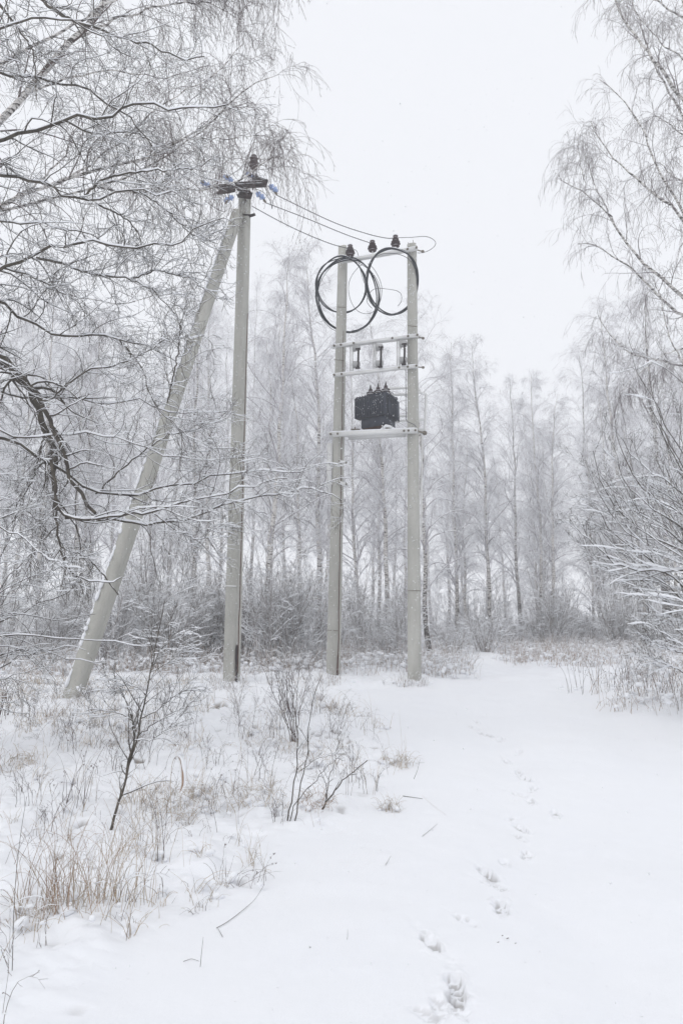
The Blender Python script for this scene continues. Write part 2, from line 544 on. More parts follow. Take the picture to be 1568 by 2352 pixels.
# ------------------------------------------------------------------ concrete poles
def pole_mesh(b, t, w0, w1, rot=-.42, sink=.25, org=None):
    """tapered, chamfered, square-ish reinforced concrete shaft with a slight groove"""
    b = np.array(b); t = np.array(t)
    ax = t - b; Ln = np.linalg.norm(ax); ax /= Ln
    b = b - ax * sink
    K = 24
    prof = [(-.5, -.38), (-.38, -.5), (.38, -.5), (.5, -.38), (.5, -.02), (.465, .02), (.465, .10), (.5, .14), (.5, .38), (.38, .5), (-.38, .5), (-.5, .38)]
    x = np.cross(np.array([0, 1., 0]), ax); x /= np.linalg.norm(x); y = np.cross(ax, x)
    ca, sa = math.cos(rot), math.sin(rot)
    V = []; Fq = []
    rng = np.random.default_rng(5)
    n = len(prof)
    for k in range(K + 1):
        f = k / K
        c = b + (t - b) * f
        s = (w0 * (1 - f) + w1 * f) * (1 + rng.normal(0, .004))
        for px, py in prof:
            X = px * ca - py * sa; Y = px * sa + py * ca
            V.append(c + x * X * s + y * Y * s)
    for k in range(K):
        for j in range(n):
            j2 = (j + 1) % n
            Fq.append([k * n + j, k * n + j2, (k + 1) * n + j2, (k + 1) * n + j])
    c0 = len(V); V.append(t + ax * .0)
    for j in range(0, n, 2):
        Fq.append([K * n + j, K * n + (j + 1) % n, K * n + (j + 2) % n, c0])
    V = np.array(V)
    if org is not None: V = V - np.array(org)
    return mesh_from("shaft", V, Fq)

DM = 12.2          # the strutted pole
DL, DR = 13.1, 12.75   # the two poles of the transformer stand

def rel(o, p):
    return Vector(p) - o.location

def lerp(a, b, f): return Vector(a).lerp(Vector(b), f)

pb, ptp = at(531.5, 1572, DM), at(563, 438, DM)
up1 = thing("utility_pole", "tall concrete pole propped by a leaning strut, with dark crossarms and blue glass insulators", "utility pole", pb)
O = up1.location
link("shaft", pole_mesh(pb, ptp, .235, .185, -.42, org=O), M['concrete'], up1)
# ground wire down the right side, fattening into a rusty strap at the bottom
def side_line(b, t, xo0, xo1, D, K=22, seed=1, y0=None, y1=None):
    rng = np.random.default_rng(seed)
    return np.array([at(xo0 + (xo1 - xo0) * f + rng.normal(0, .35), y0 + (y1 - y0) * f, D) for f in np.linspace(0, 1, K)])
tw = Tubes().add(side_line(0, 0, 546.0, 568.5, DM - .16, seed=2, y0=1545, y1=720) - np.array(O), np.linspace(.010, .007, 22), 5)
tw.build("ground_wire", M['rust'], up1)
tw = Tubes().add(side_line(0, 0, 543, 543.5, DM - .155, seed=3, K=10, y0=1570, y1=1482) - np.array(O), np.full(10, .022), 5)
tag(tw.build("ground_strap", M['blackiron'], up1), "black tarred strap at the foot of the pole")
tw = Tubes()
for y, x0, x1 in ((1345, 516, 553),):
    tw.bar(np.array(at(x0, y, DM - .125)) - np.array(O), np.array(at(x1 - 10, y + 1.5, DM - .15)) - np.array(O), .008, .025)
tw.build("band", M['galv'], up1)
# crossarms
def chan(parent, name, a, b, w, h, m, snow=True, off=0.):
    a = np.array(a); b = np.array(b)
    t = Tubes(); t.bar(a, b, w * .25, h); 
    tt = (b - a) / np.linalg.norm(b - a)
    u = np.cross(tt, [0, 0, 1.]); u /= np.linalg.norm(u)
    for s_ in (-1, 1):
        t.bar(a + u * w * .62 + np.array([0, 0, s_ * h * .44]), b + u * w * .62 + np.array([0, 0, s_ * h * .44]), w, h * .12)
    o = t.build(name, m, parent, org=parent.location)
    if snow:
        K = 14
        rng = np.random.default_rng(3)
        P = np.array([a + (b - a) * f + u * w * .4 + np.array([0, 0, h * .5 + .006]) for f in np.linspace(.02, .98, K)])
        rr = w * .62 * rng.uniform(.75, 1.1, K); rr[0] = rr[-1] = .004
        s_ = Tubes().add(P, rr, 6)
        s_.V[-1][:, 2] = (s_.V[-1][:, 2] - np.repeat(P[:, 2], 6)) * .55 + np.repeat(P[:, 2], 6)
        s_.build("snow_cap", M['snow'], o, True, org=parent.location)
    return o
AX = [((502, 440, 12.3), (541, 433, 11.9), .13), ((541, 428, 12.15), (612, 425, 11.85), .085), ((586, 407, 12.5), (614, 418, 12.0), .085), ((548, 446, 12.05), (578, 450, 11.95), .13), ((556, 428, 12.0), (585, 412, 12.6), .07)]
for a, b, h in AX:
    chan(up1, "crossarm", at(*a), at(*b), .07, h, M['blackiron'])
tcl = Tubes()
tcl.bar(at(538, 484, DM - .2), at(550, 486, DM - .2), .06, .05).bar(at(535, 500, DM - .15), at(541, 486, DM - .15), .05, .05)
tcl.bar(at(550, 492, DM - .18), at(582, 495, DM - .18), .03, .022).bar(at(574, 496, DM - .2), at(584, 493, DM - .1), .05, .05)
tcl.build("strut_clamp", M['blackiron'], up1, org=O)

def disc_ins(parent, p, d, rad, n, pitch, m, name="insulator", core=.35, closed=True, nseg=12):
    """ribbed insulator: skirts strung along direction d"""
    p = np.array(p) - np.array(parent.location if parent.type == 'EMPTY' and parent.parent is None else parent.location)
    d = np.array(d, float); d /= np.linalg.norm(d)
    P = []; r = []
    P.append(p - d * pitch * .3); r.append(rad * core)
    for i in range(n):
        q = p + d * pitch * i
        rs = rad if not isinstance(rad, (list, tuple)) else rad[i]
        P += [q, q + d * pitch * .28, q + d * pitch * .42, q + d * pitch * .5]; r += [rs * core, rs, rs * .85, rs * core]
    P.append(p + d * pitch * (n)); r.append(rad * core)
    return Tubes().cap(P, r, nseg).build(name, m, parent, True)

# top pin insulator with its pin and post
top = at(582, 398, DM)
pin = Tubes().add(np.array([at(580.5, 436, DM), at(582, 386, DM)]) - np.array(O), [.012, .012], 6).build("insulator_pin", M['blackiron'], up1)
disc_ins(up1, at(582.4, 385, DM), (0, 0, 1), .085, 3, .085, M['porcelain'], "pin_insulator", .6)
for (x, y, D), (dx, dz) in [((622, 428, 11.9), (.8, -.75)), ((592, 445, 11.9), (.8, -.75)), ((533, 453, 11.95), (-.7, -.5)), ((532, 414, 12.3), (-.9, .45)), ((584, 408, 12.5), (-.9, .5)), ((480, 426, 12.3), (-.9, .35))]:
    disc_ins(up1, at(x, y, D), (dx, -.15, dz), .062, 2, .085, M['blueglass'], "glass_insulator", .55)
for (x0, y0), (x1, y1) in [((630, 438), (637, 449)), ((604, 456), (611, 466)), ((525, 458), (517, 468)), ((525, 409), (518, 404)), ((577, 403), (570, 400)), ((470, 420), (462, 417))]:
    Tubes().add(np.array([at(x0, y0, 11.9), at((x0 + x1) / 2, (y0 + y1) / 2, 11.9), at(x1, y1, 11.9)]) - np.array(O), [.012, .026, .01], 6).build("wire_clamp", M['bolt'], up1)
# jumper wires hung round the head
def spline(pts, D, K=24):
    P = np.array([at(x, y, d) for x, y, d in [(p[0], p[1], p[2] if len(p) > 2 else D) for p in pts]])
    n = len(P); tt = np.arange(n); s = np.linspace(0, n - 1, K)
    out = []
    for q in s:
        i = min(int(q), n - 2); f = q - i
        p0 = P[max(i - 1, 0)]; p1 = P[i]; p2 = P[i + 1]; p3 = P[min(i + 2, n - 1)]
        out.append(.5 * ((2 * p1) + (-p0 + p2) * f + (2 * p0 - 5 * p1 + 4 * p2 - p3) * f * f + (-p0 + 3 * p1 - 3 * p2 + p3) * f ** 3))
    return np.array(out)
for pts in ([(586, 434), (604, 441), (620, 460), (625, 480)], [(625, 480), (627, 462), (632, 450)], [(517, 468), (518, 480), (514, 486), (495, 478), (470, 460)],
            [(575, 372), (560, 378), (545, 392), (520, 408)], [(590, 386), (588, 410), (584, 432)]):
    Tubes().add(spline(pts, 11.9) - np.array(O), np.full(24, .006), 4).build("jumper_wire", M['wire'], up1)

# the strut
sb, stp = ground(166, 1604), at(547, 487, 12.0)
strut = thing("leaning_strut_pole", "concrete pole leaning against the strutted utility pole, snow stuck along its upper edge", "strut pole", sb)
link("shaft", pole_mesh(sb, stp, .225, .17, -.30, org=sb), M['concrete'], strut)
rng = np.random.default_rng(12)
ts = Tubes()
axv = (np.array(stp) - np.array(sb)); Ls = np.linalg.norm(axv)
side = np.cross(axv / Ls, [0, 1., 0]); 
side = side / np.linalg.norm(side)
if side[0] > 0: side = -side 
for k in range(230):
    f = rng.random() ** .8 * .93 + .02
    c = np.array(sb) + axv * f
    wd = (.225 * (1 - f) + .17 * f)
    off = side * wd * .50 + np.array([0, -.05 + rng.uniform(-.05, .03), 0])
    q = c + off
    l = rng.uniform(.03, .09)
    d = axv / Ls * l
    r = rng.uniform(.012, .032) * (1.15 - .6 * f)
    ts.cap([q - d, q - d * .4, q + d * .4, q + d], [r * .5, r, r * .9, r * .4], 7)
ts.build("stuck_snow", M['snow'], strut, True, org=sb)['kind'] = 'stuff'

# ------------------------------------------------------------------ transformer stand
lb, lt = at(765, 1556, DL), at(787.5, 568, DL)
rb, rt = at(951.5, 1562, DR), at(945.5, 563, DR)
st = thing("transformer_stand", "two concrete poles joined by white crossbars carrying a dark transformer", "transformer stand", lerp(lb, rb, .5))
O = np.array(st.location)
link("pole", pole_mesh(lb, lt, .215, .155, -.42, org=O), M['concrete'], st)
link("pole", pole_mesh(rb, rt, .215, .16, -.35, org=O), M['concrete'], st)
Tubes().add(side_line(0, 0, 775.5, 788.5, DL - .17, seed=4, y0=1550, y1=760) - O, np.linspace(.011, .006, 22), 5).build("ground_wire", M['rust'], st)
Tubes().add(side_line(0, 0, 774, 775.5, DL - .16, seed=6, K=8, y0=1558, y1=1505) - O, np.full(8, .016), 5).build("ground_strap", M['rust'], st)
Tubes().add(side_line(0, 0, 932, 931, DR - .05, seed=7, K=14, y0=960, y1=840) - O, np.full(14, .007), 4).add(spline([(931, 960), (935, 968), (948, 974), (956, 981)], DR - .17) - O, np.full(24, .007), 4).build("ground_wire", M['wire'], st)
for (x0, y0, x1, y1, D) in ((749, 1447, 776, 1449, DL - .15), (781, 1131, 783, 1131, DL - .15), (936, 1357, 966, 1357, DR - .14), (767, 826, 790, 828, DL - .14), (935, 748, 958, 750, DR - .13), (774, 705, 794, 706, DL - .13)):
    Tubes().bar(np.array(at(x0, y0, D)) - O, np.array(at(x1, y1, D)) - O, .006, .012).build("binding_band", M['bolt'], st)
# steel rods standing out of the pole tops
for x, y, D in ((779, 568, DL), (795, 568, DL), (937, 562, DR), (948, 560, DR - .05), (954, 563, DR)):
    Tubes().add(np.array([at(x, y + 4, D), at(x, y - (9 if x == 948 else 5), D)]) - O, [.005, .005], 5).build("rebar", M['bolt'], st)

def bolt(T, p, d=(0, -1, 0), r=.022, l=.05):
    p = np.array(p); d = np.array(d, float); d /= np.linalg.norm(d)
    T.cap([p, p + d * l * .35], [r, r], 6); T.cap([p, p + d * l], [r * .45, r * .45], 6)

def crossbar(name, p0, p1, h, w, bolts, lip=True, back=False):
    """angle section: upright face plus top flange, bolts and a ridge of snow"""
    a = np.array(at(*p0)); b = np.array(at(*p1))
    T = Tubes()
    T.bar(a, b, .012, h)
    u = np.array([0, 1., 0])
    z = np.array([0, 0, 1.])
    T.bar(a + u * (w / 2 + .006) + z * (h / 2 - .006), b + u * (w / 2 + .006) + z * (h / 2 - .006), w, .010)
    if lip: T.bar(a + u * (w / 2 + .006) - z * (h / 2 - .006), b + u * (w / 2 + .006) - z * (h / 2 - .006), w, .010)
    o = T.build(name, M['galv'], st, org=O)
    for f in bolts:
        B = Tubes(); bolt(B, a + (b - a) * f + np.array([0, -.006, 0])); B.build("bolt", M['bolt'], o, org=O)
    K = 30
    rng = np.random.default_rng(int(p0[1]))
    P = np.array([a + (b - a) * f + u * w * .35 + z * (h / 2 + .004) for f in np.linspace(.005, .995, K)])
    rr = (w * .5) * rng.uniform(.8, 1.1, K); rr[0] = rr[-1] = .01
    s_ = Tubes().add(P, rr, 8)
    s_.V[-1][:, 2] = (s_.V[-1][:, 2] - np.repeat(P[:, 2], 8)) * .6 + np.repeat(P[:, 2], 8)
    s_.build("snow_cap", M['snow'], o, True, org=O)
    return o
crossbar("crossbar", (784, 599.5, DL - .22), (958.5, 569, DR - .2), .058, .06, (.02, .87, .985))
crossbar("crossbar", (763, 795, DL - .2), (960.7, 769.5, DR - .18), .050, .05, (.02, .1, .25, .70, .88, .985))
crossbar("crossbar", (765, 861.8, DL - .2), (959.5, 840, DR - .18), .055, .055, (.01, .1, .78, .88, .98))
crossbar("platform_beam", (755, 997.5, DL - .2), (958.5, 988.5, DR - .2), .085, .06, (.02, .10, .85, .90, .975))
crossbar("platform_beam", (757, 1000, DL + .22), (972, 989, DR + .22), .085, .06, ())
crossbar("crossbar", (764, 797, DL + .12), (966, 773, DR + .12), .05, .04, (), True)
# through bolts past the right pole
for y0, y1, x1, r in ((574, 578, 971, .014), (773, 777, 972, .012), (843, 844, 972, .012), (990, 995, 976, .02)):
    a, b = np.array(at(957, y0, DR - .1)), np.array(at(x1, y1, DR + .25))
    tb = Tubes(); tb.add(np.array([a, b]) - O, [r, r], 6); tb.cap([b - O - (b - a) * .12, b - O], [r * 2.2, r * 2.2], 6); tb.build("through_bolt", M['bolt'], st)
for x, y in ((757, 1000), (783, 1061), (783, 1110)):
    pass
# deck plate under the transformer
T = Tubes()
a, b = np.array(at(800, 1001, DL - .12)), np.array(at(934, 994, DR - .1))
T.V.append(np.array([a, b, b + [0, .26, 0], a + [0, .26, 0], a + [0, 0, -.012], b + [0, 0, -.012], b + [0, .26, -.012], a + [0, .26, -.012]]) - O)
T.F.append(np.array([[0, 1, 2, 3], [7, 6, 5, 4], [0, 4, 5, 1], [1, 5, 6, 2], [2, 6, 7, 3], [3, 7, 4, 0]])); T.n = 8
T.build("deck_plate", M['galv'], st)
# brackets on the left pole
for y in (1061, 1110):
    T = Tubes()
    T.bar(np.array(at(778, y - 2, DL - .22)) - O, np.array(at(797, y + 3, DL - .12)) - O, .012, .06)
    br = T.build("bracket", M['galv'], st)
    B = Tubes(); bolt(B, np.array(at(779, y - 2, DL - .23)) - O, r=.016); B.build("bolt", M['bolt'], br)
    B = Tubes(); bolt(B, np.array(at(795, y + 2.5, DL - .14)) - O, r=.016, l=.08); B.build("bolt", M['bolt'], br)
# cable trough on the left pole
a, b = np.array(at(754.5, 1131, DL - .02)), np.array(at(757.5, 1019, DL - .02))
T = Tubes()
for y0 in (0,):
    ax = (b - a); c = (a + b) / 2 - O
    T.bar(a - O, b - O, .10, .09)
T.build("cable_trough", M['galv'], st)
for y in (1061, 1112):
    T = Tubes().bar(np.array(at(748, y + 1, DL - .09)) - O, np.array(at(763, y - 1, DL - .09)) - O, .008, .03); T.build("trough_strap", M['galv'], st)
# railing behind the right pole
T = Tubes()
GY = 13.7
for x0, y0, x1, y1, d0, d1 in ((886, 893, 936, 891, GY, GY), (893, 907, 937, 906, GY - .3, GY - .3), (936, 891, 966, 897, GY, GY), (957, 900, 978, 905, GY - .1, GY), (907, 956, 936, 956, GY, GY), (905, 968, 975, 963, GY - .3, GY - .2), (978, 905, 975, 992, GY, GY), (888, 893, 888, 985, GY, GY), (958, 893, 958, 985, GY, GY)):
    T.add(np.array([at(x0, y0, d0), at(x1, y1, d1)]) - O, [.027, .027], 8)
T.build("guard_rail", M['galv'], st)
T = Tubes().add(np.array([at(969, 1000, 13.2), at(968, 1100, 13.2), at(966.5, 1240, 13.2)]) - O, [.018] * 3, 8)
T.build("downpipe", M['galv'], st)
# three pin insulators on the top bar
for x, y, ytop in ((804, 590, 563), (855, 579, 553), (908, 570, 541)):
    f = (x - 784) / 174.5; D = (DL - .22) * (1 - f) + (DR - .2) * f + .03
    P0 = np.array(at(x, y + 8, D)); P1 = np.array(at(x, ytop, D))
    ins = Tubes().add(np.array([P0, P0 + (P1 - P0) * .45]) - O, [.011, .011], 6).build("insulator_pin", M['galv'], st)
    L_ = np.linalg.norm(P1 - P0)
    z0 = P0 + (P1 - P0) * .30 - O
    def q(f): return z0 + np.array([0, 0, 1]) * L_ * f
    Tubes().cap([q(0), q(.02), q(.10), q(.15), q(.17), q(.24), q(.28), q(.30), q(.40), q(.44), q(.46), q(.56), q(.60), q(.66), q(.7)],
                [.06, .078, .045, .032, .098, .045, .032, .088, .034, .034, .066, .05, .036, .052, .035], 14).build("pin_insulator", M['porcelain'], ins, True)
    Tubes().cap([q(.69), q(.73), q(.75)], [.05, .045, .02], 10).build("snow_cap", M['snow'], ins, True)
# three fuse assemblies between the bars
for i, (x, tx, yt, yb, ty0, ty1) in enumerate(((807, 823, 800, 838, 801, 845), (859.7, 875, 799, 836, 797, 842), (914.5, 929, 791, 828, 790, 836))):
    f = (x - 765) / 195; D = (DL - .14) * (1 - f) + (DR - .12) * f
    sup = Tubes().bar(np.array(at(x - 2.6, yt - 14, D)) - O, np.array(at(x - 2.6, yb + 16, D)) - O, .03, .03)
    sup.bar(np.array(at(x + 2.6, yt - 14, D)) - O, np.array(at(x + 2.6, yb + 16, D)) - O, .03, .03)
    so = sup.build("fuse_holder", M['galv'], st)
    for yy in (yt, yb):
        d = np.array([.85, -.45, -.05]); d /= np.linalg.norm(d)
        p = np.array(at(x + 4, yy, D - .03)) - O
        Pp = []; rr = []
        for k in range(4):
            qq = p + d * .034 * k
            Pp += [qq, qq + d * .012, qq + d * .02, qq + d * .03]; rr += [.05, .072 - .004 * k, .070 - .004 * k, .05]
        Tubes().cap(Pp, rr, 16).build("insulator", M['greypoly'], so, True)
    tt = np.array(at(tx, ty0, D - .12)) - O; t2 = np.array(at(tx - 1, ty1, D - .12)) - O
    FT = Tubes().cap([tt, t2], [.02, .02], 8)
    for e in (tt, t2):
        FT.bar(e + [-.05, .02, 0], e + [.035, 0, 0], .05, .022)
    FT.build("fuse_tube", M['blackiron'], so)

# ------------------------------------------------------------------ transformer
tp = at(868, 983, DL + .12)
tz = tp.z
tf = thing("transformer", "dark slate-grey oil transformer with cooling fins and three bushings on the white platform", "transformer", (at(866, 983, 13.3).x, 13.3, tz), rz=R_(-33))
tf.scale = (1.13, 1.1, 1.02)
Tubes().box((.02, 0, .14), .235, .19, .14).box((.02, 0, .39), .235, .15, .21).build("tank", M['tank'], tf)
Tubes().box((.02, 0, .006), .22, .17, .02).build("base_plate", M['rust'], tf)
T = Tubes()
for k in range(13):                     # front fin pack
    x = -.285 + .57 * k / 12
    T.box((x, -.205, .385), .008, .08, .20)
T.box((0, -.13, .385), .29, .012, .195).box((0, -.25, .60), .288, .012, .006).box((0, -.25, .187), .29, .012, .006)
T.build("radiator", M['tank'], tf)
T = Tubes()
for k in range(15):
    x = -.285 + .57 * k / 14
    T.box((x, .215, .375), .0045, .075, .20)
T.box((0, .16, .375), .29, .012, .195)
T.build("radiator", M['tank'], tf)
T = Tubes()
for k in range(5):
    y = -.13 + .26 * k / 4
    T.box((.292, y, .375), .04, .006, .195)
T.box((.26, 0, .375), .006, .14, .19)
T.build("radiator", M['tank'], tf)
T = Tubes().box((0, 0, .605), .31, .205, .014).box((0, 0, .628), .285, .185, .010)
lid = T.build("lid", M['tank'], tf)
for k in range(12):
    x = -.29 + .58 * k / 11
    for y in (-.195, .195):
        Tubes().cap([(x, y, .615), (x, y, .65)], [.012, .009], 6).build("lid_bolt", M['tank'], lid)
for x in (-.29, .29):
    a = np.linspace(0, math.pi, 9)
    Tubes().add(np.stack([x + .03 * np.cos(a), np.zeros(9), .645 + .03 * np.sin(a)], 1), np.full(9, .008), 6).build("lifting_lug", M['tank'], tf)
T = Tubes(); a = np.linspace(0, 2 * math.pi, 12)
T.add(np.stack([.335 + .025 * np.cos(a), np.full(12, -.08), .56 + .025 * np.sin(a)], 1), np.full(12, .008), 6)
T.build("lifting_lug", M['tank'], tf)
for k in range(3):
    x = -.12 + .155 * k
    P = [(x, -.02, z) for z in (.63, .66, .67, .70, .705, .725, .745, .75, .77, .80, .83)]
    bo = Tubes().cap(P, [.05, .05, .04, .042, .082, .06, .04, .078, .04, .036, .03], 14).build("bushing", M['porcelain'], tf, True)
    Tubes().cap([(x, -.02, .825), (x, -.02, .85), (x, -.02, .88), (x, -.02, .93)], [.014, .016, .012, .003], 8).build("terminal", M['blackiron'], bo)
for k in range(4):
    x = -.06 + .09 * k
    Tubes().cap([(x, .11, .63), (x, .11, .70), (x, .11, .73)], [.022, .018, .006], 8).build("low_voltage_terminal", M['porcelain'], tf, True)
rng = np.random.default_rng(4)
T = Tubes()
P = np.array([(x, rng.normal(0, .03) - .10, .645) for x in np.linspace(-.27, .27, 14)])
T.add(P, rng.uniform(.01, .028, 14), 6)
P = np.array([(x, rng.normal(0, .02) + .10, .645) for x in np.linspace(-.27, .27, 14)])
T.add(P, rng.uniform(.01, .028, 14), 6)
T.build("snow_cap", M['snow'], tf, True)
for x, y in ((815, 989), (888, 985)):
    T = Tubes(); p = np.array(at(x, y, DL - .14)); 
    T.bar(p - O + [-.08, 0, .01], p - O + [.1, 0, .01], .10, .03); T.cap([p - O + [0, -.03, -.02], p - O + [0, -.03, .06]], [.014, .014], 6); T.build("foot_clamp", M['bolt'], st)
P = np.array([at(x, y, DL - .16) for x, y in ((872, 987.5), (880, 984), (886, 979.5), (894, 981), (903, 985), (912, 987))]) - O
Tubes().add(P, [.01, .035, .045, .04, .03, .01], 7).build("snow_cap", M['snow'], st, True)

T = Tubes()                     # flakes stuck to the paint
for k in range(95):
    if rng.random() < .6:
        p = (rng.uniform(-.28, .28), -.288 - rng.uniform(0, .003), rng.uniform(.19, .58))
    else:
        p = (.26 + rng.uniform(0, .07), rng.uniform(-.24, .24), rng.uniform(.03, .58))
    s = rng.uniform(.003, .0065); p = np.array(p)
    T.cap([p - [s * .6, 0, 0], p + [s * .6, 0, 0]], [s * .7, s], 5)
T.build("snow_flecks", M['snow'], tf)['kind'] = 'stuff'
def flecks(parent, b, t, w0, w1, n, seed):
    rng = np.random.default_rng(seed)
    T = Tubes(); b = np.array(b); t = np.array(t)
    for k in range(n):
        f = rng.random(); w = w0 * (1 - f) + w1 * f
        p = b + (t - b) * f + np.array([rng.uniform(-.46, .46) * w, -.52 * w, 0]) - np.array(parent.location)
        p[1] -= .02
        s = rng.uniform(.003, .009)
        T.cap([p - [0, .01, s * .5], p + [0, .05, s * .5]], [s, s], 4)
    T.build("snow_flecks", M['snow'], parent)['kind'] = 'stuff'
flecks(up1, pb, ptp, .235, .185, 130, 1)
flecks(st, lb, lt, .215, .155, 110, 2)
flecks(st, rb, rt, .215, .16, 130, 3)

# ------------------------------------------------------------------ coils and wires
def ring(cx, cy, rx, ry, D, tilt, tx, turns, r, seed, jit=2.6, a0=0, a1=360, spread=3.0):
    rng = np.random.default_rng(seed)
    T = []; 
    for k in range(turns):
        ph = rng.uniform(0, 6.28); e1 = rng.uniform(-spread, spread); e2 = rng.uniform(-spread, spread); e3 = rng.uniform(-spread, spread) * .6
        A = np.radians(np.linspace(a0, a1, 64))
        P = np.array([at(cx + e3 + (rx + e1 + jit * math.sin(2 * a + ph)) * math.cos(a), cy + e3 - (ry + e2 + jit * math.cos(3 * a + ph)) * math.sin(a),
                         D - tilt * math.sin(a) - tx * math.cos(a) + .02 * math.sin(3 * a + ph)) for a in A])
        T.append(P)
    return np.array(T)
def coil(name, label, rings, org, group):
    o = thing(name, label, "cable coil", org, group)
    for P, r in rings:
        t = Tubes()
        for p in P:
            t.add(p, np.full(len(p), r), 6)
        c = t.build("cable" if r > .008 else "loose_wire", M['cable'] if r > .008 else M['wire'], o, True, org=org)
        if r > .008:
            s_ = Tubes(); snow_on(s_, P[:1], np.full(P.shape[1], r)[None], np.random.default_rng(3), .004, .6, 5)
            s_.build("snow_cover", M['snow'], c, True, org=org)
    return o
g = "black cable coils hung on the transformer stand"
coil("cable_coil", "pair of overlapping black cable loops hanging round the left pole of the transformer stand",
     [(ring(797.4, 678, 70, 84, DL - .02, .32, -.03, 3, .017, 1, spread=2.2), .013), (ring(784.5, 656, 56, 64, DL - .05, .30, 0, 3, .016, 2, spread=2), .012),
      (ring(800, 682, 73, 82, DL - .05, .25, 0, 1, .006, 3), .006)], at(787, 600, DL - .2), g)
coil("cable_coil", "black cable loop hanging from the top crossbar across the right pole of the transformer stand",
     [(ring(901.6, 646, 60, 74, DR + .02, .36, 0.02, 3, .018, 4, spread=2.2), .014), (ring(898, 650, 60, 70, DR, .3, 0, 1, .007, 5), .007)], at(900, 575, DR - .2), g)
wl = thing("wire_loop", "thin grey wire curled in two loops between the two poles of the stand", "wire", at(838, 610, 12.95))
T = Tubes()
T.add(ring(838, 665, 35, 58, 12.95, .1, .1, 1, .006, 8, spread=1, a0=100, a1=440)[0], np.full(64, .0055), 5)
T.add(ring(882, 687, 42, 26, 12.95, .1, .1, 1, .006, 9, spread=1, a0=-40, a1=230)[0], np.full(64, .0055), 5)
T.build("loose_wire", M['wire'], wl, True, org=wl.location)
wires = [([(637, 449, 11.9), (760, 508, 12.2), (840, 536, 12.45), (885, 546.5, 12.55), (903, 547, 12.6)], "highest overhead wire, running to the right-hand insulator of the top crossbar"),
         ([(611, 466, 11.9), (700, 500, 12.2), (790, 537, 12.55), (850, 558, 12.75)], "middle overhead wire, running to the insulator at the centre of the top crossbar"),
         ([(578, 473, 12), (640, 507, 12.2), (700, 536, 12.4), (760, 560, 12.7), (801, 571, 12.85)], "lowest overhead wire, running to the insulator beside the left pole of the stand")]
for pts, lab in wires:
    P = spline(pts, 12, 40)
    o = Tubes().add(P, np.full(40, .0085), 5).build("overhead_wire", M['wire'], None, True, org=P[0])
    o.location = P[0]
    tag(o, lab, "wire", "overhead wires")
P = spline([(911, 546, 12.6), (945, 545, 12.4), (975, 543, 12.3), (993, 549, 12.3), (1000, 560, 12.3), (990, 572, 12.4), (972, 580, 12.6), (958, 581, 12.7)], 12.5, 50)
o = Tubes().add(P, np.full(50, .006), 5).build("jumper_wire", M['wire'], None, True, org=P[0]); o.location = P[0]
tag(o, "thin wire looping out to the right past the top of the right pole", "wire")
P = spline([(806, 570, 12.85), (818, 576, 12.8), (823, 590, 12.9), (826, 615, 12.95), (836, 650, 12.95)], 12.5, 40)
o = Tubes().add(P, np.full(40, .0055), 5).build("jumper_wire", M['wire'], None, True, org=P[0]); o.location = P[0]
tag(o, "short thin wire dropping from the insulator beside the left pole", "wire")
HAZE = 0.0052
# ------------------------------------------------------------------ foreground trees
def limbs_to_arrays(limbs, D0, rng, K=18, jit=.006, pxscale=True):
    """limbs: list of (points [(px,py[,D])], r0 px, r1 px)"""
    P = []; R = []
    for pts, ra, rb in limbs:
        Q = [at(p[0], p[1], p[2] if len(p) > 2 else D0) for p in pts]
        ln = sum((Q[i + 1] - Q[i]).length for i in range(len(Q) - 1))
        q = resample(Q, K, rng, min(jit, ln / K * .14))
        P.append(q)
        sc = np.linalg.norm(q - np.array(EYE), axis=1) / F
        R.append(np.linspace(ra, rb, K) * sc)
    return np.array(P), np.array(R)

def spread_depth(limbs, D, dd, rng):
    """give every limb its own slowly varying depth"""
    out = []
    for pts, a, b in limbs:
        d = D + rng.uniform(-dd, dd); s = rng.uniform(-dd, dd) * .6
        n = len(pts)
        out.append(([(p[0], p[1], p[2] if len(p) > 2 else d + s * i / max(1, n - 1)) for i, p in enumerate(pts)], a, b))
    return out

def clear_of_strut(P, R, rng, upper=.85):
    """the branches are thin in front of the strut"""
    d = P - np.array(EYE)
    dep = d[..., 1] * cp + d[..., 2] * sp
    x = 784 + F * d[..., 0] / dep
    y = 1176 - F * (-d[..., 1] * sp + d[..., 2] * cp) / dep
    c = 547 - (y - 487) * .3405
    hit = (np.abs(x - c) < 32)
    low = (hit & (y > 1205) & (y < 1610)).any(1)
    up = (hit & (y > 480) & (y <= 1205)).any(1)
    k = ~low & (~up | (rng.random(len(P)) < upper))
    return P[k], R[k]

